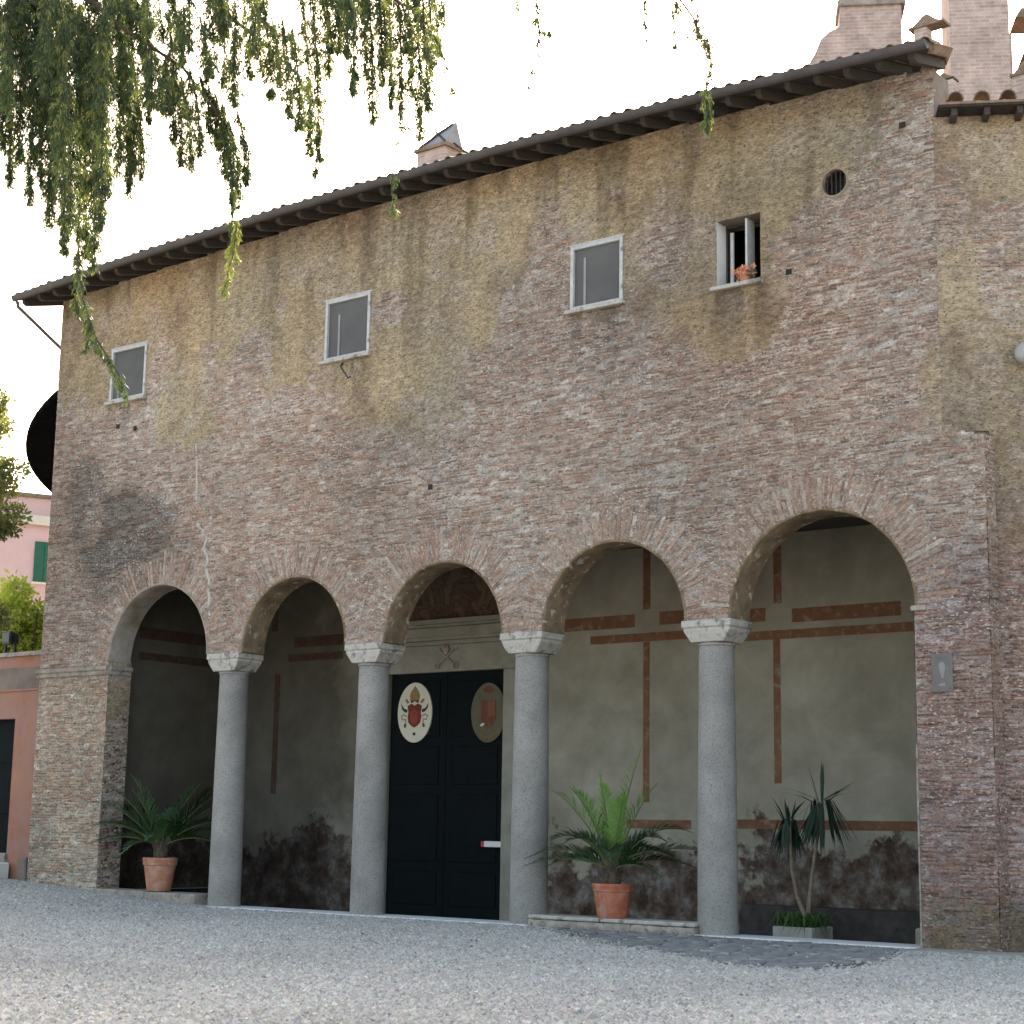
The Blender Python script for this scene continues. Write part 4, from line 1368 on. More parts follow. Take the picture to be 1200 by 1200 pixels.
# ---- oval crests hanging on the door
for (px, mat, ornate) in ((486, 'plaque', True), (572, 'plaque2', False)):
    c = at_y(px, 835, BY - 0.10)
    top = at_y(px, 800, BY - 0.10)[2]
    hz = top - c[2]
    hx = (at_y(px + 20, 835, BY - .1)[0] - at_y(px - 20, 835, BY - .1)[0]) / 2
    root = empty('crest_plaque', (c[0], BY - 0.072, c[2]))
    tag(root, 'ivory oval plaque with a red and gold crest on the dark door' if ornate else 'dull olive oval plaque with a faded red crest on the dark door', 'plaque')
    m = MB(); m.prism([(hx * math.cos(2 * math.pi * k / 36), hz * math.sin(2 * math.pi * k / 36)) for k in range(36)], -0.03, 0.0)
    m.build('plate', M[mat], root)

    def sh(poly, mt, name, d=0.036):
        q = MB(); q.prism([(x * hx, z * hz) for x, z in poly], -d, -0.0301); q.build(name, M[mt], root)
    if ornate:
        shield = [(-0.42, 0.22), (-0.2, 0.30), (0, 0.24), (0.2, 0.30), (0.42, 0.22), (0.36, 0.0), (0.40, -0.15), (0.34, -0.34), (0.15, -0.45), (0, -0.5), (-0.15, -0.45), (-0.34, -0.34), (-0.40, -0.15), (-0.36, 0.0)]
        sh(shield, 'crest_dark', 'shield')
        sh([(-0.22, 0.02), (0, 0.12), (0.22, 0.02), (0.25, -0.25), (0.12, -0.40), (-0.12, -0.40), (-0.25, -0.25)], 'crest_red', 'shield_field', 0.041)
        sh([(-0.25, 0.40), (-0.30, 0.55), (-0.22, 0.70), (-0.06, 0.84), (0, 0.90), (0.06, 0.84), (0.22, 0.70), (0.30, 0.55), (0.25, 0.40)], 'crest_gold', 'tiara')
        sh([(-0.20, 0.31), (-0.25, 0.40), (0.25, 0.40), (0.20, 0.31), (0.06, 0.36), (-0.06, 0.36)], 'crest_black', 'tiara_band', 0.040)
        for s in (-1, 1):
            sh([(s * 0.42, 0.10), (s * 0.62, 0.14), (s * 0.80, 0.30), (s * 0.74, 0.12), (s * 0.58, 0.02), (s * 0.44, 0.0)], 'crest_black', 'key_bit')
            sh([(s * 0.30, 0.34), (s * 0.46, 0.46), (s * 0.58, 0.44), (s * 0.52, 0.36), (s * 0.42, 0.30)], 'crest_gold', 'key_bow')
            q = MB(); q.tube([(s * hx * a, -0.034, hz * b_) for a, b_ in ((0.44, -0.12), (0.62, -0.06), (0.76, -0.12), (0.70, -0.24), (0.52, -0.22), (0.50, -0.34))], 0.012, 5); q.build('cord', M['crest_gold'], root)
            sh([(s * 0.46, -0.36), (s * 0.58, -0.36), (s * 0.62, -0.48), (s * 0.50, -0.50)], 'crest_dark', 'tassel')
        sh([(-0.06, -0.66), (0.06, -0.66), (0.08, -0.76), (-0.08, -0.76)], 'crest_black', 'tassel')
        sh([(-0.05, 0.24), (0.05, 0.24), (0.07, 0.34), (0, 0.38), (-0.07, 0.34)], 'plaque', 'cross_mark', 0.045)
    else:
        sh([(-0.40, 0.42), (0.44, 0.42), (0.46, -0.2), (0.24, -0.44), (0, -0.52), (-0.24, -0.44), (-0.42, -0.2)], 'crest_faded', 'shield')
        sh([(0.02, 0.40), (0.42, 0.40), (0.43, -0.10), (0.02, -0.14)], 'crest_tan', 'shield_field', 0.041)
        sh([(-0.30, 0.70), (-0.2, 0.84), (0.05, 0.90), (0.25, 0.84), (0.34, 0.70), (0.02, 0.64)], 'crest_faded', 'hat')
        sh([(-0.46, -0.42), (-0.30, -0.34), (-0.18, -0.36), (-0.22, -0.42), (-0.38, -0.46)], 'plaque', 'highlight_scroll', 0.042)
        q = MB()
        for s in (-1, 1): q.tube([(s * hx * a, -0.034, hz * b_) for a, b_ in ((0.12, -0.56), (0.30, -0.60), (0.42, -0.70), (0.22, -0.80), (0.05, -0.86))], 0.012, 5)
        q.build('cord', M['crest_gold'], root)

# ------------------------------------------------------------------ wing to the right: its wall turns back by 30 degrees
WA = R(30)
WO = np.array([XR_UP - 0.02, 0.0, 0.0])
WD = np.array([math.cos(WA), math.sin(WA), 0]); WN = np.array([math.sin(WA), -math.cos(WA), 0])
WING = empty('church_wing', tuple(WO))
tag(WING, 'brick and plaster wing with its own tiled eave, joining the right pier', 'building')
WZ = 12.86


def wing_plaster(s, z):
    n = (fbm(s + 30, z, 0.7, 6, 24, 0.6) - 0.5) * 2
    m = sstep(-0.4, 0.4, z - 6.6 + n * 1.6)
    m = m * (1 - 0.9 * ell(s, z, 1.2, 10.6, 0.5, 1.0, 0.6, 27)) * (1 - 0.8 * ell(s, z, 0.25, 11.4, 0.2, 0.7, 0.6, 28))
    m = np.maximum(m, sstep(0.5, 0.62, fbm(s, z, 0.8, 5, 29)) * 0.9 * (z > 3.2))
    m = np.maximum(m, 1 - sstep(0.2, 0.8, z + 1.6 * (fbm(s, z, 1.2, 5, 33, 0.65) - 0.5)))
    return m


def wing_tint(s, z):
    t = np.ones(np.shape(s) + (3,)) * (0.78 + 0.4 * fbm(s, z, 0.4, 4, 36)[..., None])
    low = (1 - sstep(5.5, 7.5, z))[..., None]
    t *= 1 - low * np.array([0.18, 0.26, 0.24])
    mid = (sstep(5.5, 6.5, z) * (1 - sstep(8.0, 9.5, z)))[..., None]
    t *= 1 - mid * np.array([0.14, 0.14, 0.14])
    damp = (1 - sstep(0.5, 1.3, z))[..., None]
    t *= 1 - damp * np.array([0.28, 0.18, 0.16])
    return t


WL = 5.0
skin('wing', WING, (0, 0, 0), WD, WN, (0, WL), (0, WZ), lambda z: [(0.0 if z > Z_STEP + 0.3 else 0.70, WL)], lambda s, z: (s < 0.68) & (z < Z_STEP + 0.1), wing_plaster, wing_tint, lambda s: np.full(np.shape(s), WZ), seed=9)


def wing_box(name, s0, s1, d0, d1, z0, z1, mat, bev=0.0):
    """d is measured outwards from the wall"""
    m = MB()
    pts = []
    for z in (z0, z1):
        for (s, d) in ((s0, d0), (s1, d0), (s1, d1), (s0, d1)):
            p = WD * s + WN * d
            pts.append((p[0], p[1], z))
    m.add(pts, [(0, 3, 2, 1), (4, 5, 6, 7), (0, 1, 5, 4), (1, 2, 6, 5), (2, 3, 7, 6), (3, 0, 4, 7)])
    return m.build(name, mat, WING, bevel=bev)


wing_box('wall', 0.01, WL - .01, -0.5, -0.012, -0.2, WZ - 0.01, M['core'])
# wing eave: board, rafters, tiles
wing_box('eave_board', 0.04, WL, -0.6, 0.42, WZ + 0.002, WZ + 0.035, M['board'])
for k in range(9):
    s = 0.25 + 0.5 * k
    wing_box('rafter', s, s + 0.09, -0.4, 0.36, WZ - 0.12, WZ, M['wood'])
wroof = wing_box('tile_bed', 0.05, WL, -0.6, 0.44, WZ + 0.037, WZ + 0.075, M['tile'])
wang = math.atan2(WD[1], WD[0])
cov2 = half_tile('wing_tile', 0.13, 0.11, 0.52, True, M['tile'])
for k in range(11):
    p = WD * (0.30 + 0.40 * k) + WN * 0.50
    link('roof_tile', cov2, WING, (p[0], p[1], WZ + 0.085), (R(10), random.uniform(-.05, .05), wang + random.uniform(-.05, .05)))
# pale strip of concrete at the foot of pier and wing
m = MB()
m.add([(7.42, -0.72, 0.03), (8.7, -0.70, 0.03), (12.5, 1.4, 0.03), (12.2, 2.2, 0.03), (8.62, -0.02, 0.03), (7.42, -0.015, 0.03),
       (7.42, -0.75, 0.0), (8.7, -0.73, 0.0), (12.5, 1.37, 0.0)], [(0, 1, 4, 5), (1, 2, 3, 4), (6, 7, 1, 0), (7, 8, 2, 1)])
tag(m.build('pavement', M['concrete']), 'narrow concrete strip at the foot of the right pier', kind='structure')
# wall lamp on the wing
p = WO + WD * 1.25 + WN * 0.22
pz = None
for dz in np.linspace(6, 12, 600):
    if project(np.array([p[0], p[1], dz]))[1] < 414: pz = dz; break
root = empty('wall_lamp', (p[0], p[1], pz))
tag(root, 'small round milky wall lamp on the plastered wing', 'lamp')
m = MB(); m.lathe([(0.02, -0.17), (0.10, -0.14), (0.155, -0.05), (0.16, 0.04), (0.11, 0.13), (0.05, 0.16)], n=16); m.build('globe', M['lampglobe'], root, smooth=True)
m = MB(); m.tube([tuple(-WN * 0.21), tuple(-WN * 0.10 + np.array([0, 0, 0.19])), (0, 0, 0.16)], 0.025, 6); m.build('bracket', M['lead'], root)

# ------------------------------------------------------------------ round church behind (its eave shows past the left end)
RC = np.array([-8.0, 40.0]); 
tr = pray(32, 522)
vx, vy = RC - CAM[:2]
dd = np.array([tr[0], tr[1]]) / math.hypot(tr[0], tr[1])
RR = abs(dd[0] * vy - dd[1] * vx)
td = dd @ (RC - CAM[:2])
RZ = CAM[2] + tr[2] / math.hypot(tr[0], tr[1]) * td
root = empty('round_church', (RC[0], RC[1], 0))
tag(root, 'round church body with a dark overhanging eave seen past the left end of the portico', 'church')
m = MB(); m.lathe([(RR - 1.6, 0), (RR - 1.6, RZ + 0.2)], n=120, cap=False); m.build('wall', M['farbrick'], root, smooth=True)
m = MB(); m.lathe([(RR - 1.7, RZ + 0.10), (RR, RZ), (RR + 0.06, RZ + 0.04), (RR + 0.06, RZ + 0.16), (2.0, RZ + 8.0)], n=160, cap=False); m.build('roof', M['tarred'], root)

# ------------------------------------------------------------------ things above the roof line
def block_from_px(name, px0, px1, pytop, Y, zbot, depth, mat, parent=None, bev=0.0):
    a = at_y(px0, pytop, Y); b_ = at_y(px1, pytop, Y)
    m = MB()
    m.box(0, b_[0] - a[0], 0, depth, zbot - a[2], 0)
    return m, a


# chimney with a slanted lead cowl
Yc = 4.0
a = at_y(489, 180, Yc); b_ = at_y(522, 172, Yc); t_ = at_y(508, 147, Yc)
root = empty('chimney', (a[0], Yc, 14.6))
tag(root, 'short brick chimney with a leaning lead sheet cowl on the tiled roof', 'chimney')
wd = b_[0] - a[0]
zb = a[2] - 14.6
m = MB(); m.box(0, wd, 0, 0.7, 0, zb); m.build('stack', M['farbrick'], root)
m = MB(); m.box(-0.06, wd + 0.06, -0.06, 0.76, zb + 0.002, zb + 0.08); m.build('cap_slab', M['tile'], root)
ht = t_[2] - a[2]
m = MB(); m.add([(0.02, 0.0, zb + .082), (wd - 0.02, 0.0, zb + .082), (wd + 0.02, 0.35, zb + ht + 0.12), (0.25, 0.35, zb + ht - 0.02), (0.02, 0.66, zb + .082), (wd - 0.02, 0.66, zb + .082)],
                [(0, 1, 2, 3), (1, 5, 2), (5, 4, 3, 2), (4, 0, 3), (0, 4, 5, 1)])
m.build('cowl', M['lead'], root)
m = MB(); m.tube([(0.05, -0.02, zb + .10), (wd - 0.05, 0.30, zb + ht + 0.06)], 0.03, 5); m.tube([(wd, -0.02, zb + .10), (0.3, 0.30, zb + ht - 0.02)], 0.03, 5); m.build('brace', M['wood'], root)
m = MB(); m.tube([(wd, 0.3, zb + 0.15), (wd + 0.75, 0.3, zb - 0.5)], 0.025, 5); m.build('stay', M['wood'], root)

# brick belfry pier with a curved shoulder, above the right end of the roof (built square to the old approach, 30 degrees off the facade)
TA = R(31)


def tower_frame(name, px, py, Y, zb):
    o = at_y(px, py, Y)
    e = empty(name, (o[0], o[1], zb), TA)
    dep = (o - CAM) @ _d
    return e, o[2] - zb, dep / FPX          # root, height of the reference pixel, metres per pixel


root, zr, mp = tower_frame('brick_belfry', 948, 74, 7.0, 14.5)
tag(root, 'pinkish brick belfry pier with a curved shoulder behind the main roof', 'tower')
U = lambda x, y: ((x - 948) * mp, zr - (y - 74) * mp)
m = MB(); m.prism([(0.0, 0.0)] + [U(x, y) for x, y in ((948, 74), (955, 62), (962, 44), (972, 35), (984, 29), (986, -30), (1056, -30))] + [(108 * mp, 0.0)], 0, 0.9); m.build('pier', M['farbrick'], root, bevel=0.015)
m = MB(); m.box(34 * mp, 113 * mp, -0.07, 0.97, U(0, 5)[1], U(0, -3)[1]); m.build('string_course', M['travertine'], root, bevel=0.02)

root, zr, mp = tower_frame('brick_tower', 1114, 60, 7.5, 12.5)
tag(root, 'tall pale brick tower rising behind the wing roof', 'tower')
m = MB(); m.box(0, 68 * mp, 0, 1.3, 0, zr + 6); m.build('shaft', M['farbrick'], root, bevel=0.02)
m = MB(); m.box(68 * mp + 0.003, 72 * mp, 0.15, 1.2, 0, zr + (60 - 36) * mp); m.build('side_pilaster', M['farbrick'], root, bevel=0.02)
for (x0_, x1_, y0_) in ((76, 110, 12), (84, 120, 56)):
    m = MB()
    z_ = zr - (y0_ - 60) * mp
    m.prism([(x0_ * mp, z_ - 0.10), (x1_ * mp, z_ - 0.10), (x1_ * mp, z_ + 0.18), (x0_ * mp + 0.12, z_ + 0.10)], 0.1, 0.9)
    m.build('tiled_coping', M['tile'], root)


def little_gable(px0, px1, pyb, pyt, Y, label, w0=0.05, w1=0.95):
    a = at_y(px0, pyb, Y); b_ = at_y(px1, pyb, Y)
    c = at_y((px0 + px1) / 2, pyt, Y)
    wd = b_[0] - a[0]; h = c[2] - a[2]
    root = empty('tiled_gable', (a[0], Y, 13.0))
    tag(root, label, 'roof')
    zb = a[2] - 13.0
    m = MB(); m.box(w0 * wd, w1 * wd, 0.03, 0.28, 0, zb); m.build('wall', M['farbrick'], root)
    prof = [(0, 0.0), (0.12, 0.0), (0.26, 0.35), (0.40, 0.80), (0.5, 1.0), (0.60, 0.80), (0.74, 0.35), (0.88, 0.0), (1, 0), (1, -0.25), (0, -0.25)]
    m = MB(); m.prism([(x * wd, zb + 0.05 + z * h) for x, z in prof[::-1]], 0.0, 0.3); m.build('coping', M['tile'], root)


little_gable(1064, 1106, 36, 19, 3.0, 'little gable with dark tiled coping behind the end of the main roof', 0.15, 0.5)
little_gable(1094, 1117, 97, 88, 6.0, 'small red tiled gable low beside the pale brick tower')
little_gable(1183, 1222, 90, 72, 6.6, 'small red tiled gable on the far side of the pale brick tower')

# ------------------------------------------------------------------ left: orange gatehouse, pink house, trees
GX0, GX1 = -22.0, -14.01
root = empty('orange_gatehouse', (GX1, 0.25, 0.3))
tag(root, 'low faded orange plaster building with a dark door left of the portico', 'building')
gy = 0.10
q0 = at_y(18, 842, gy); zt_ = at_y(30, 764, gy)[2]; zs = at_y(20, 808, gy)[2]
dx1 = q0[0] - GX1; dz1 = q0[2] - 0.3
m = MB()
m.box(dx1, -0.01, gy - 0.25, 3.5, -0.4, zs - 0.3)
m.box(GX0 - GX1, dx1 - 2.2, gy - 0.25, 3.5, -0.4, zs - 0.3)
m.box(dx1 - 2.2, dx1, gy - 0.249, 3.5, dz1, zs - 0.301)
m.build('wall', M['orange'], root)
m = MB(); m.box(GX0 - GX1, 0.0, gy - 0.27, 3.5, zs - 0.298, zt_ - 0.36 - 0.3); m.build('frieze', M['greyplaster'], root)
m = MB(); m.box(GX0 - GX1, 0.0, gy - 0.26, 3.5, zt_ - 0.358 - 0.3, zt_ - 0.10 - 0.3); m.build('parapet', M['orange'], root)
m = MB(); m.box(GX0 - GX1, 0.05, gy - 0.33, 3.55, zt_ - 0.098 - 0.3, zt_ - 0.3); m.build('coping', M['travertine'], root, bevel=0.01)
m = MB(); m.box(GX0 - GX1, 0.005, gy - 0.30, gy - 0.2, zs - 0.34, zs - 0.299); m.build('string_course', M['orange'], root)
m = MB(); m.box(dx1 - 2.2, dx1, gy + 0.0, gy + 0.08, -0.3, dz1); dd_ = m.build('door', M['doorwood'], root)
for k in range(3):
    m = MB(); m.box(dx1 - 0.95, dx1 - 0.12, gy - 0.02, gy - 0.001, 0.35 + k * 1.15, 1.35 + k * 1.15); m.build('door_panel', M['doorwood'], dd_, bevel=0.01)
m = MB(); m.box(dx1 - 2.3, dx1 + 0.05, gy - 0.34, gy + 0.05, -0.3, 0.62); m.build('door_sill', M['travertine'], root, bevel=0.02)
m = MB(); m.box(dx1 - 2.6, dx1 + 0.28, gy - 0.75, gy - 0.341, -0.3, 0.42); m.build('step', M['threshold'], root, bevel=0.03)
m = MB(); m.box(dx1 - 2.8, dx1 + 0.38, gy - 1.15, gy - 0.751, -0.3, 0.22); m.build('step', M['threshold'], root, bevel=0.03)
m = MB(); m.box(-0.30, 0.0, gy - 0.36, gy - 0.272, -0.3, 0.55); m.build('corner_stone', M['greyplaster'], root, bevel=0.03)

# floodlight on the coping
fp = at_y(13, 748, 0.15)
root = empty('floodlight', (fp[0], 0.15, zt_ + 0.001))
tag(root, 'small black floodlight on the coping of the orange building', 'floodlight')
hz = fp[2] - zt_
m = MB(); m.add([(-0.14, -0.12, hz - 0.16), (0.14, -0.12, hz - 0.16), (0.14, 0.12, hz - 0.12), (-0.14, 0.12, hz - 0.12), (-0.17, -0.15, hz + 0.16), (0.17, -0.15, hz + 0.16), (0.13, 0.12, hz + 0.10), (-0.13, 0.12, hz + 0.10)],
                [(0, 3, 2, 1), (4, 5, 6, 7), (0, 1, 5, 4), (1, 2, 6, 5), (2, 3, 7, 6), (3, 0, 4, 7)])
m.build('housing', M['lampblack'], root, bevel=0.01)
m = MB(); m.box(-0.13, 0.13, -0.152, -0.14, hz - 0.11, hz + 0.12); m.build('glass', M['glass'], root)
m = MB(); m.box(-0.19, -0.16, -0.03, 0.03, 0.0, hz + 0.05); m.box(0.16, 0.19, -0.03, 0.03, 0.0, hz + 0.05); m.box(-0.16, 0.16, -0.03, 0.03, 0.0, 0.03); m.build('bracket', M['lampblack'], root)

# pink house far behind
hd = 88.0
hp = along(30, 700, hd)
ang = math.atan2(hp[1] - CAM[1], hp[0] - CAM[0]) - math.pi / 2 + R(12)
root = empty('pink_house', (hp[0], hp[1], 0.4), ang)
tag(root, 'pink plastered house with cream cornice and green shutters beyond the gatehouse', 'house')
pxm = hd / FPX * 1.03
zc = along(30, 610, hd)[2] - 0.4; zt2 = along(30, 582, hd)[2] - 0.4
m = MB(); m.box(-9, 6, 0, 10, -0.4, zc - 0.2); m.build('wall', M['pinkhouse'], root)
m = MB(); m.box(-9.3, 6.3, -0.3, 10.3, zc - 0.198, zc + 0.25); m.build('cornice', M['cream'], root)
m = MB(); m.box(-8.8, 5.8, 0.1, 9.8, zc + 0.252, zt2); m.build('attic', M['pinkhouse'], root)
m = MB(); m.box(-9.0, 6.0, -0.05, 10, zt2 + .002, zt2 + 0.2); m.build('roof', M['tile'], root)
for (wx, wz0, wz1) in ((0.75, zc - 3.0, zc - 1.0), (-3.2, zc - 3.0, zc - 1.0), (0.75, zc - 7.2, zc - 4.6), (-3.2, zc - 7.2, zc - 4.6)):
    wr = empty('window', (wx, 0, wz0)); wr.parent = root
    hh = wz1 - wz0
    m = MB(); m.box(-0.45, 0.45, -0.02, 0.0, 0, hh); m.build('pane', M['glass'], wr)
    for s in (-1, 1):
        m = MB(); m.box(min(s * 0.01, s * 0.47), max(s * 0.01, s * 0.47), -0.08, -0.021, 0, hh); m.build('shutter', M['shutter'], wr)
    m = MB(); m.box(-0.55, 0.55, -0.12, -0.001, -0.12, -0.003); m.build('sill', M['cream'], wr)


# ------------------------------------------------------------------ foliage helpers
def leaf_quads(C_, D_, L_, W_, g, bend=0.0):
    """rhombic leaves: centre base C, direction D, length L, width W"""
    n = len(C_)
    D_ = D_ / np.linalg.norm(D_, axis=1, keepdims=True)
    A = np.cross(D_, g.normal(size=(n, 3)))
    A /= np.linalg.norm(A, axis=1, keepdims=True) + 1e-9
    P = np.stack([C_, C_ + D_ * (L_ * 0.5)[:, None] + A * (W_ / 2)[:, None], C_ + D_ * L_[:, None], C_ + D_ * (L_ * 0.5)[:, None] - A * (W_ / 2)[:, None]], 1)
    F = np.arange(n * 4).reshape(n, 4)
    return P.reshape(-1, 3), F


def crown(name, parent, blobs, count, size, mat, seed, ground=(0, 0, 0)):
    g = np.random.default_rng(seed)
    Cs, Ds = [], []
    tot = sum(b[3] ** 2 for b in blobs)
    for (x, y, z, r_) in blobs:
        n = int(count * r_ ** 2 / tot)
        d = g.normal(size=(n, 3)); d /= np.linalg.norm(d, axis=1, keepdims=True)
        rr = r_ * g.uniform(0.35, 1.0, n) ** 0.5 * (1 + 0.25 * g.normal(size=n))
        Cs.append(np.array([x, y, z]) + d * rr[:, None])
        Ds.append(d + 0.8 * g.normal(size=(n, 3)))
    C_ = np.concatenate(Cs); D_ = np.concatenate(Ds)
    L_ = size * g.uniform(0.6, 1.4, len(C_)); W_ = L_ * g.uniform(0.35, 0.6, len(C_))
    V, F = leaf_quads(C_, D_, L_, W_, g)
    return link(name, np_mesh(name, V, F, mat), parent)


# bright bush behind the gatehouse
bp_ = along(24, 716, 52)
root = empty('bright_bush', (bp_[0], bp_[1], 0.36))
tag(root, 'bright sunlit green bush behind the orange building', 'bush')
zb = bp_[2] - 0.36
m = MB()
for k in range(5):
    a = k * 1.3
    m.tube([(0, 0, 0), (0.3 * math.cos(a), 0.3 * math.sin(a), zb * 0.5), (0.8 * math.cos(a), 0.8 * math.sin(a), zb)], [0.09, 0.06, 0.02], 6)
m.build('stem', M['bark'], root)
crown('crown', root, [(random.gauss(0, 0.5), random.gauss(0, 0.6), zb + random.uniform(-2.2, 0.8), random.uniform(0.3, 0.5)) for _ in range(26)] + [(0, 0, zb - 0.9, 0.9)], 9000, 0.17, M['bush'], 11)

# dark conifer at the left edge
cp_ = along(-24, 590, 40)
root = empty('conifer_tree', (cp_[0], cp_[1], 0.36))
tag(root, 'conifer with sparse drooping sunlit branches at the left edge beside the gatehouse', 'tree')
zc2 = cp_[2] - 0.36
m = MB(); m.tube([(0, 0, 0), (0.05, 0, zc2 * 0.6), (-0.05, 0.05, zc2 + 2.0), (0, 0, zc2 + 3.0)], [0.22, 0.17, 0.09, 0.02], 8); m.build('trunk', M['bark'], root)
blobs = []
m = MB()
for k in range(30):
    z = zc2 + random.uniform(-3.2, 2.4)
    a = random.uniform(0, 6.28)
    L = (0.75 + 0.08 * (zc2 + 2.6 - z)) * random.uniform(0.6, 1.0)
    e = (L * math.cos(a), L * math.sin(a), z + random.uniform(-0.15, 0.2))
    m.tube([(0, 0, z), e], [0.03, 0.01], 5)
    for t_ in (0.45, 0.75, 1.0):
        blobs.append((e[0] * t_, e[1] * t_, z + (e[2] - z) * t_ - 0.05, 0.20 + 0.06 * random.random()))
tag(m.build('branch', M['bark'], root), kind='stuff')
crown('crown', root, blobs, 9000, 0.13, M['conifer'], 12)

# ------------------------------------------------------------------ weeping cedar over the courtyard
TR = along(-420, 1000, 15.0)
root = empty('weeping_cedar', (TR[0], TR[1], 0))
tag(root, 'weeping cedar whose long drooping boughs hang across the sky above the roof', 'tree')
T0 = np.array([TR[0], TR[1], 0.0])
m = MB()
m.tube([(0, 0, -0.1), (0.02, 0.03, 1.0), (0.1, 0.0, 5), (0.05, 0.1, 10), (0, 0, 15), (0, 0, 18)], [0.55, 0.42, 0.36, 0.27, 0.14, 0.03], 14)
m.build('trunk', M['bark'], root, smooth=True)
CP = lambda px, py, d: along(px, py, d) - T0
gl = np.random.default_rng(21)


def bough(pts, rad, d):
    P_ = [CP(x, y, d + 0.35 * math.sin(i * 2.1)) for i, (x, y) in enumerate(pts)]
    start = np.array([0, 0, P_[0][2] + 0.3])
    m = MB()
    n = len(P_) + 1
    m.tube([tuple(start)] + [tuple(p) for p in P_], [rad * 0.30 * (1 - 0.85 * k / n) for k in range(n)], 7)
    m.build('bough', M['bark'], root, smooth=True)


bough([(-150, -60), (0, -30), (60, 20), (100, 90), (112, 160)], 0.11, 14.2)
bough([(-120, -110), (60, -40), (140, 30), (215, 80), (275, 160)], 0.10, 13.6)
bough([(-100, -170), (180, -70), (270, 20), (320, 60), (350, 90)], 0.09, 14.6)
bough([(-80, -230), (250, -110), (400, -50), (470, 5), (500, 70)], 0.08, 14.0)
bough([(-60, -300), (400, -190), (640, -100), (760, -50), (812, 20), (830, 70)], 0.08, 14.4)

STR = []      # hanging sprays: list of pixel points, width px, leaves, sunlit-tone share


def S_(pts, wpx, n, lit_share=0.15):
    STR.append((pts, wpx, n, lit_share))


# dense left mass
for (x, yb) in ((-22, 190), (4, 170), (14, 215), (26, 185), (36, 236), (48, 215), (58, 262), (66, 230), (74, 292), (84, 268), (92, 318), (100, 300), (108, 316), (118, 262), (126, 225), (140, 200), (148, 228)):
    yt = random.uniform(-45, 40)
    S_([(x + random.uniform(-14, 6), yt), (x + random.uniform(-4, 4), (yt + yb) / 2), (x + random.uniform(-3, 3), yb)], random.uniform(16, 27), int((yb - yt) * 3.9), 0.22 if x > 60 else 0.1)
for _ in range(22):                      # short filling sprays in the thick part
    x = random.uniform(-30, 130); yt = random.uniform(-60, 60)
    S_([(x, yt), (x + random.uniform(-8, 14), yt + random.uniform(70, 130))], random.uniform(16, 30), 330, 0.12)
S_([(90, 300), (97, 350), (112, 395), (132, 430)], 11, 190, 0.1)
S_([(92, 320), (88, 352), (104, 392), (100, 415)], 8, 110, 0.1)
S_([(112, 395), (140, 440), (150, 470)], 8, 70, 0.1)
# second bough
for (x, yt, yb) in ((150, 20, 130), (158, 40, 200), (166, 60, 205), (176, 40, 140), (190, 50, 130), (204, 70, 165), (214, 80, 192), (224, 90, 196), (234, 80, 176), (246, 90, 150), (256, 100, 170), (264, 110, 200), (272, 120, 236), (280, 140, 240), (290, 130, 212)):
    S_([(x - 12, yt), (x - 2, (yt + yb) / 2), (x, yb)], random.uniform(13, 22), int((yb - yt) * 3.4), 0.12)
S_([(276, 225), (272, 260), (274, 285)], 9, 90, 0.1)
S_([(278, 258), (274, 295), (266, 325), (262, 344)], 9, 150, 1.0)
for _ in range(16):
    x = random.uniform(120, 300); yt = -50 + (x - 120) * 0.35 + random.uniform(-20, 40)
    S_([(x, yt), (x + random.uniform(-5, 15), yt + random.uniform(50, 95))], random.uniform(14, 24), 210, 0.1)
# third bough
for (x, yt, yb) in ((296, -40, 60), (304, -30, 84), (316, 0, 112), (326, 20, 96), (338, 20, 132), (350, 30, 148), (362, -10, 178), (372, -30, 186), (384, -40, 84), (396, -40, 60)):
    S_([(x - 8, yt), (x, (yt + yb) / 2), (x + 2, yb)], random.uniform(14, 22), int((yb - yt) * 3.4), 0.3)
S_([(372, 180), (370, 198), (366, 208)], 6, 22, 0.3)
# fourth bough
for (x, yt, yb) in ((406, -50, 66), (414, -40, 108), (428, -40, 90), (436, -30, 142), (447, -20, 96), (458, -30, 124), (470, -20, 132), (482, -10, 112), (492, -10, 158), (500, 0, 126), (506, -20, 90), (512, -20, 60)):
    S_([(x - 5, yt), (x, (yt + yb) / 2), (x + 1, yb)], random.uniform(12, 21), int((yb - yt) * 3.2), 0.18)
S_([(508, 40), (522, 72), (533, 112)], 7, 65, 0.3)
S_([(470, 120), (468, 150), (464, 166)], 12, 60, 0.1)
S_([(461, 190), (459, 220), (461, 248)], 8, 34, 0.1)
# right tufts
S_([(600, -40), (607, 12)], 8, 50, 0.1)
S_([(626, -60), (630, 20), (632, 45)], 14, 150, 0.1)
S_([(632, 40), (628, 70), (622, 86)], 8, 40, 0.1)
S_([(619, 100), (618, 122)], 4, 9, 0.1)
S_([(640, 20), (646, 42)], 7, 26, 0.1)
S_([(752, -50), (756, 30), (757, 54)], 8, 90, 0.1)
S_([(755, 60), (756, 76)], 4, 8, 0.1)
S_([(776, -40), (796, 10), (822, 36), (832, 58)], 20, 330, 0.1)
S_([(800, -40), (815, 10), (820, 30)], 12, 120, 0.1)
S_([(790, 20), (792, 58)], 6, 30, 0.1)
S_([(826, 50), (834, 72), (828, 100)], 7, 60, 0.1)
S_([(828, 95), (830, 128), (828, 156)], 10, 150, 0.1)

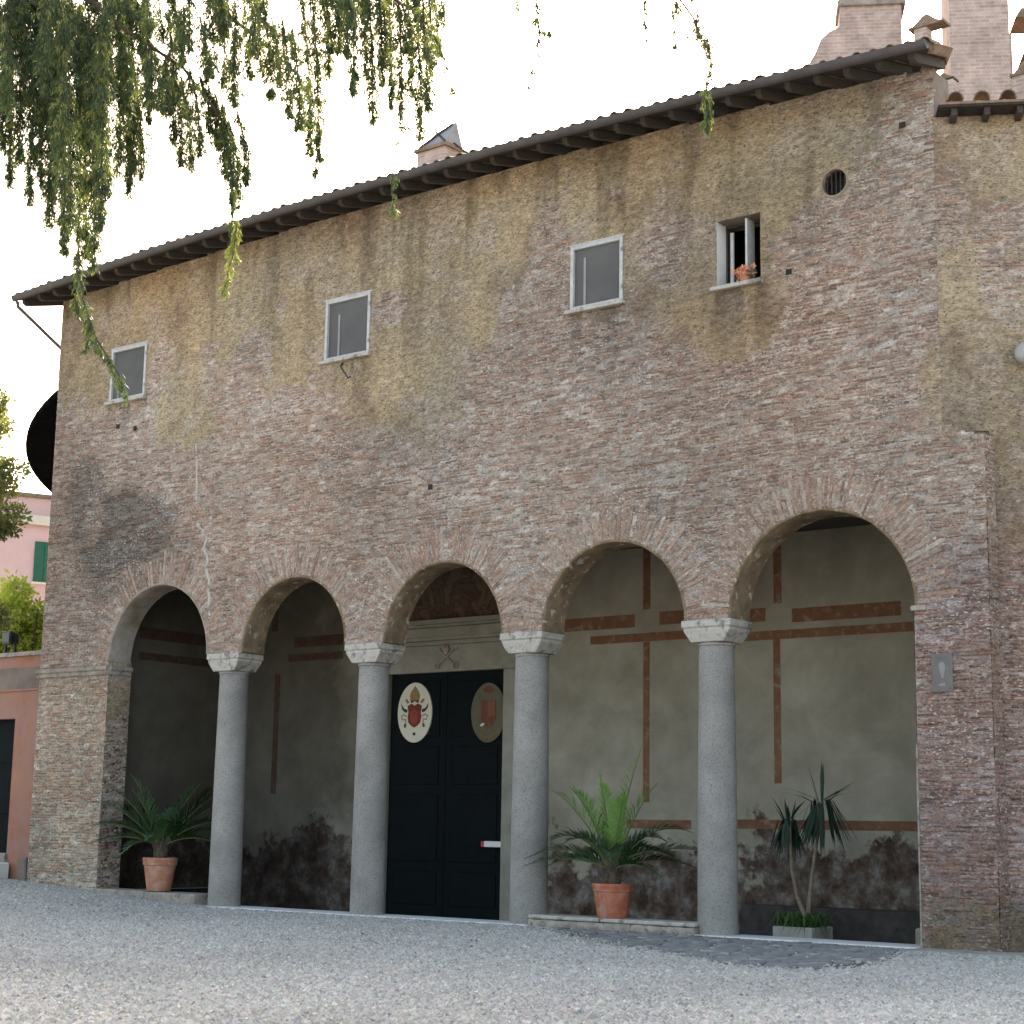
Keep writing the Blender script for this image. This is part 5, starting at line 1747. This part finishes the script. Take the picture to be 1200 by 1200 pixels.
for _ in range(46):                      # the fringe along the top of the picture
    x = random.uniform(-40, 520); yt = random.uniform(-70, -10)
    S_([(x - 8, yt), (x + random.uniform(-4, 8), yt + random.uniform(45, 105))], random.uniform(14, 24), 190, 0.15)
for _ in range(14):
    x = random.uniform(0, 250); yt = random.uniform(-20, 60) + x * 0.12
    S_([(x, yt), (x + random.uniform(-4, 8), yt + random.uniform(60, 110))], random.uniform(14, 24), 200, 0.12)
LV = {'cedar': [], 'cedar_sunlit': []}
tw = MB()
for (pts, wpx, n, lit_share) in STR:
    d = 14.0 + gl.uniform(-0.9, 0.9)
    P_ = np.array([CP(x, y, d) for x, y in pts])
    tw.tube([tuple(p) for p in P_], [0.008] + [0.005] * (len(P_) - 2) + [0.003], 4)
    seg = np.linalg.norm(np.diff(P_, axis=0), axis=1)
    cum = np.concatenate([[0], np.cumsum(seg)]) / seg.sum()
    n = int(n * 5.6)
    t_ = gl.random(n)
    c = np.stack([np.interp(t_, cum, P_[:, k]) for k in range(3)], 1)
    wm = wpx / (FPX / 14.0) * 0.5
    prof_ = np.where(t_ < 0.25, 0.5 + 2 * t_, 1.0) * np.where(t_ > 0.6, 1 - 0.72 * (t_ - 0.6) / 0.4, 1.0)
    # lateral twiglets: leaves gather on small side shoots
    nsh = max(4, n // 20)
    sh_t = gl.random(nsh); sh_d = gl.normal(size=(nsh, 3)); sh_d[:, 2] = -np.abs(sh_d[:, 2]) * 1.4 - 0.9
    sh_d /= np.linalg.norm(sh_d, axis=1, keepdims=True)
    si = gl.integers(0, nsh, n)
    base = np.stack([np.interp(sh_t[si], cum, P_[:, k]) for k in range(3)], 1)
    pr = np.interp(sh_t[si], [0, 0.25, 0.6, 1], [0.5, 1, 1, 0.3])
    pos = base + sh_d[si] * (gl.random(n) * wm * 2.2 * pr)[:, None] + gl.normal(size=(n, 3)) * 0.010
    D_ = sh_d[si] * 0.7 + gl.normal(size=(n, 3)) * 0.38 + np.array([0, 0, -0.75])
    L_ = gl.uniform(0.028, 0.066, n); W_ = gl.uniform(0.005, 0.010, n)
    is_lit = gl.random(n) < lit_share if lit_share < 1 else np.ones(n, bool)
    # whole shoots, not single leaves, take the painted sunlit tone
    is_lit = (gl.random(nsh) < (lit_share if lit_share > 0.9 else lit_share * 1.9))[si]
    for key, mk in (('cedar', ~is_lit), ('cedar_sunlit', is_lit)):
        if mk.any():
            V, F = leaf_quads(pos[mk], D_[mk], L_[mk], W_[mk], gl)
            LV[key].append(V)
tag(tw.build('twig', M['bark'], root), kind='stuff')
for key in LV:
    V = np.concatenate(LV[key])
    link('foliage', np_mesh('foliage', V, np.arange(len(V)).reshape(-1, 4), M[key]), root)
# upper crown out of the picture: the tree goes on above and behind
crown('upper_foliage', root, [(random.gauss(0, 1.5), random.gauss(-0.8, 1.5), 11.5 + 0.45 * k, 1.5 - 0.07 * k) for k in range(14)], 6000, 0.22, M['cedar'], 31)


# ------------------------------------------------------------------ potted plants
def frond_mesh(name, L, rise, droop, nl, ll, mat, seed, wid=0.035, vee=0.5):
    """feather leaf in the xz plane growing along +x; returns leaflet mesh and rachis mesh"""
    g = random.Random(seed)
    pts = []
    for k in range(13):
        t_ = k / 12
        pts.append(Vector((L * (t_ * math.cos(rise) + 0.10 * t_ * t_), 0, L * (t_ * math.sin(rise) - droop * t_ ** 2.2))))
    V, F = [], []

    def P_(t_):
        k = min(11, int(t_ * 12)); f = t_ * 12 - k
        return pts[k].lerp(pts[k + 1], f), (pts[k + 1] - pts[k]).normalized()
    for k in range(nl):
        t_ = 0.16 + 0.83 * k / (nl - 1)
        for s in (-1, 1):
            p, tg = P_(min(t_ + g.uniform(-0.006, 0.006), 0.999))
            side = Vector((0, s, 0))
            up = tg.cross(Vector((0, 1, 0))); up = up if up.z > 0 else -up
            le = ll * (math.sin(min(1.0, 0.22 + t_ * 0.9) * math.pi) ** 0.5 * 0.85 + 0.15) * g.uniform(0.85, 1.12)
            d = (side * (0.75 - 0.25 * t_) + tg * (0.55 + 0.6 * t_) + up * vee * g.uniform(0.5, 1.2)).normalized()
            a = (d.cross(up)).normalized() * wid * 0.5
            mid = p + d * le * 0.5
            tip = p + d * le + Vector((0, 0, -0.16 * le))
            i = len(V)
            V += [p - a * 0.4, p + a * 0.4, mid + a, mid - a, tip]
            F += [(i, i + 1, i + 2, i + 3), (i + 3, i + 2, i + 4)]
    me = bpy.data.meshes.new(name)
    me.from_pydata([tuple(v) for v in V], [], F)
    me.materials.append(mat)
    m = MB(); m.tube([tuple(p) for p in pts], [0.020 * (1 - 0.85 * k / 12) for k in range(13)], 5)
    return me, m.mesh('rachis', M['rachis'])


def pot_mesh(r_top, r_bot, h, mat):
    m = MB()
    m.lathe([(r_bot * 0.96, 0), (r_bot, 0.015), (r_bot + (r_top - r_bot) * 0.36, h * 0.42), (r_bot + (r_top - r_bot) * 0.70, h * 0.76), (r_top * 0.955, h * 0.775), (r_top * 0.965, h * 0.80), (r_top * 0.955, h * 0.825),
             (r_top * 0.96, h * 0.84), (r_top * 0.985, h * 0.90), (r_top, h * 0.97), (r_top * 0.985, h), (r_top * 0.90, h), (r_top * 0.87, h * 0.86)], n=36)
    return m.mesh('pot', mat, smooth=True)


def palm(label, loc, r_top, r_bot, h, potmat, fr, lean=0):
    root = empty('potted_palm', loc)
    tag(root, label, 'potted palm')
    link('pot', pot_mesh(r_top, r_bot, h, potmat), root)
    m = MB(); m.lathe([(r_top * 0.86, h * 0.90), (0.02, h * 0.92)], n=24, cap=True); m.build('soil', M['soil'], root)
    m = MB(); m.lathe([(0.11, h * 0.85), (0.155, h + 0.05), (0.15, h + 0.16), (0.11, h + 0.30), (0.06, h + 0.36)], n=12)
    st = m.build('stump', M['bark'], root)
    for k in range(14):
        a = k * 2.4
        q = MB(); zz_ = h + 0.03 + 0.018 * k
        q.tube([(0.12 * math.cos(a), 0.12 * math.sin(a), zz_), (0.20 * math.cos(a), 0.20 * math.sin(a), zz_ + 0.15)], [0.028, 0.008], 5)
        q.build('leaf_base', M['bark'], st)
    for i, (az, L, rise, droop, mk, ll) in enumerate(fr):
        me, ra = frond_mesh('frond', L, R(rise), droop, 32 if mk == 'palm_new' else 38, ll * 1.15, M[mk], i * 7 + int(loc[0] * 10) % 97, 0.030 if mk == 'palm_new' else 0.042, 0.75 if mk == 'palm_new' else 0.5)
        o = link('frond', me, root, (0.05 * math.cos(R(az)), 0.05 * math.sin(R(az)), h + 0.24), (0, 0, R(az)))
        link('rachis', ra, o)
    return root


def pot_from_px(l, r_, bl, br, ytop, ybot, Y):
    a = at_y(l, ytop, Y); b_ = at_y(r_, ytop, Y); c = at_y((bl + br) / 2, ybot, Y)
    k = math.cos(YAW)         # width of a round pot is seen square-on
    dist = math.hypot(c[0] - CAM[0], c[1] - CAM[1])
    dep = (np.array([c[0], c[1], c[2]]) - CAM) @ _d
    return c, (r_ - l) / 2 * dep / FPX, (br - bl) / 2 * dep / FPX, a[2] - c[2]


# picture-left is world azimuth yaw+180 = 218; toward the camera is about 310
c, rt, rb, h = pot_from_px(692, 740, 700, 735, 1036, 1076, 0.22)
h = h + 0.02
palm('lush potted palm with bright young centre fronds in a red pot under the fourth arch', (c[0], 0.22, 0.202), rt, rb, h, M['terra'], [
    (218, 1.75, 58, 0.62, 'palm', 0.36), (206, 1.60, 36, 0.50, 'palm', 0.34), (235, 1.5, 62, 0.62, 'palm', 0.36), (226, 1.45, 22, 0.36, 'palm', 0.34), (190, 1.25, 30, 0.50, 'palm_dark', 0.30),
    (38, 2.0, 56, 0.52, 'palm', 0.36), (30, 1.8, 34, 0.42, 'palm', 0.34), (48, 1.6, 62, 0.6, 'palm', 0.34), (52, 1.5, 22, 0.38, 'palm_dark', 0.32), (15, 1.4, 44, 0.60, 'palm_dark', 0.32), (345, 1.1, 20, 0.42, 'palm_dark', 0.28),
    (300, 1.1, 50, 0.55, 'palm', 0.30), (120, 1.3, 50, 0.5, 'palm', 0.32), (160, 1.2, 40, 0.5, 'palm', 0.30), (80, 1.3, 48, 0.5, 'palm_dark', 0.30),
    (222, 2.0, 66, 0.26, 'palm_new', 0.40), (210, 1.75, 74, 0.16, 'palm_new', 0.38), (240, 1.85, 72, 0.22, 'palm_new', 0.38), (30, 1.9, 74, 0.20, 'palm_new', 0.36), (320, 1.7, 72, 0.2, 'palm_new', 0.36), (45, 2.25, 84, 0.06, 'palm_new', 0.32), (280, 1.8, 80, 0.12, 'palm_new', 0.36)])
c, rt, rb, h = pot_from_px(166, 207, 172, 200, 1006, 1043, 0.22)
palm('dark green potted palm in a pale terracotta pot beside the left brick pier', (c[0], 0.22, ZL + 0.002), rt, rb, h + 0.05, M['terra2'], [
    (218, 1.7, 40, 0.42, 'palm', 0.36), (210, 1.5, 24, 0.40, 'palm', 0.34), (228, 1.9, 62, 0.26, 'palm', 0.38), (195, 1.3, 50, 0.5, 'palm_dark', 0.32), (245, 1.5, 72, 0.2, 'palm', 0.34),
    (38, 2.0, 60, 0.20, 'palm_dark', 0.42), (45, 2.1, 48, 0.20, 'palm_dark', 0.42), (25, 1.7, 40, 0.34, 'palm_dark', 0.36), (10, 1.4, 24, 0.36, 'palm_dark', 0.34), (60, 1.6, 30, 0.3, 'palm_dark', 0.34),
    (300, 1.1, 45, 0.6, 'palm', 0.30), (270, 1.0, 25, 0.6, 'palm', 0.28), (330, 1.2, 55, 0.45, 'palm_dark', 0.30), (120, 1.4, 60, 0.3, 'palm_dark', 0.32), (160, 1.4, 55, 0.4, 'palm_dark', 0.32), (222, 2.1, 50, 0.34, 'palm', 0.4), (40, 2.3, 55, 0.24, 'palm_dark', 0.44), (205, 1.7, 34, 0.3, 'palm', 0.4), (235, 1.9, 76, 0.2, 'palm', 0.36), (30, 1.9, 70, 0.2, 'palm', 0.38)])

# yucca with two stems in a stone trough
YY = 2.6
c0 = at_y(913, 1084, YY); c1 = at_y(969, 1086, YY)
root = empty('yucca_planter', ((c0[0] + c1[0]) / 2, YY, FZ))
tag(root, 'two stemmed yucca in a pale square stone planter under the fifth arch', 'potted plant')
ph = c0[2] - FZ
half = (c1[0] - c0[0]) / 2 * 0.82
m = MB()
m.box(-half, half, -half, -half + 0.06, 0.001, ph); m.box(-half, half, half - 0.06, half, 0.001, ph); m.box(-half, -half + 0.06, -half + .06, half - .06, 0.0015, ph - .001); m.box(half - 0.06, half, -half + .06, half - .06, 0.0015, ph - .001)
m.build('planter', M['planter'], root, bevel=0.012)
m = MB(); m.box(-half + 0.06, half - 0.06, -half + 0.06, half - 0.06, 0.02, ph - 0.06); m.build('soil', M['soil'], root)
RX = np.array([root.location.x, YY, FZ])
for (pts, hr, hd_, n) in (((((944, 1075), (934, 1050), (928, 1020), (926, 985), (925, 962))), 0.62, 0.62, 46), ((((947, 1072), (950, 1040), (955, 1000), (962, 955), (963, 940))), 0.80, 0.80, 64)):
    P_ = [at_y(x, y, YY) - RX for x, y in pts]
    m = MB(); m.tube([tuple(p) for p in P_], [0.042, 0.036, 0.03, 0.028, 0.026], 8)
    st = m.build('stem', M['stem'], root, smooth=True)
    top = Vector(P_[-1])
    V, F = [], []
    for k in range(n):
        g = random.random()
        az = random.uniform(0, 6.28)
        el = R(random.choice((75, 60, 40, 20))) if k < n * 0.20 else R(random.uniform(-88, -55))
        L = hr * random.uniform(0.75, 1.1)
        d = Vector((math.cos(az) * math.cos(el), math.sin(az) * math.cos(el), math.sin(el)))
        b0 = top + Vector((0, 0, random.uniform(-0.12, 0.06))) + Vector((math.cos(az), math.sin(az), 0)) * 0.05
        if k >= n * 0.20:
            b0 += Vector((math.cos(az), math.sin(az), 0)) * random.uniform(0.05, 0.17)
        a = d.cross(Vector((0, 0, 1))).normalized() * 0.028
        i = len(V)
        md = b0 + d * L * 0.5
        tp = b0 + d * L + Vector((0, 0, -0.10 * L if el > 0 else 0.0))
        V += [b0 - a * .7, b0 + a * .7, md + a, md - a, tp]
        F += [(i, i + 1, i + 2, i + 3), (i + 3, i + 2, i + 4)]
    me = bpy.data.meshes.new('leaf_head')
    me.from_pydata([tuple(v) for v in V], [], F); me.materials.append(M['yucca'])
    link('leaf_head', me, root)
V, F = [], []
for k in range(170):
    az = random.uniform(0, 6.28)
    b0 = Vector((random.uniform(-half, half) * .8, random.uniform(-half, half) * .8, ph - 0.05))
    L = random.uniform(0.25, 0.55)
    o_ = Vector((math.cos(az), math.sin(az), 0))
    p1 = b0 + o_ * L * 0.45 + Vector((0, 0, L * 0.55)); p2 = b0 + o_ * L + Vector((0, 0, L * random.uniform(-0.55, 0.3)))
    a = o_.cross(Vector((0, 0, 1))) * 0.014
    i = len(V)
    V += [b0 - a, b0 + a, p1 + a, p1 - a, p2]
    F += [(i, i + 1, i + 2, i + 3), (i + 3, i + 2, i + 4)]
me = bpy.data.meshes.new('spider_plant')
me.from_pydata([tuple(v) for v in V], [], F); me.materials.append(M['spider'])
link('underplanting', me, root)

# flower pot in the open window
wx0, wx1, wz0, wz1 = WIN[3]
fp = at_y(874, 326, 0.02)
root = empty('flower_pot', (fp[0], 0.0, wz0 - 0.002))
tag(root, 'little pot of salmon flowers on the sill of the open window', 'flower pot')
m = MB(); m.lathe([(0.075, 0.002), (0.10, 0.12), (0.108, 0.12), (0.108, 0.15), (0.09, 0.15)], n=16); m.build('pot', M['terra2'], root, smooth=True)
crown('petals', root, [(random.uniform(-0.15, 0.15), random.uniform(-0.06, 0.06), 0.17 + random.uniform(-0.03, 0.06), 0.06) for _ in range(9)], 420, 0.07, M['petal'], 44)
crown('leaves', root, [(random.uniform(-0.12, 0.12), random.uniform(-0.05, 0.05), 0.13, 0.05) for _ in range(5)], 120, 0.06, M['palm'], 45)
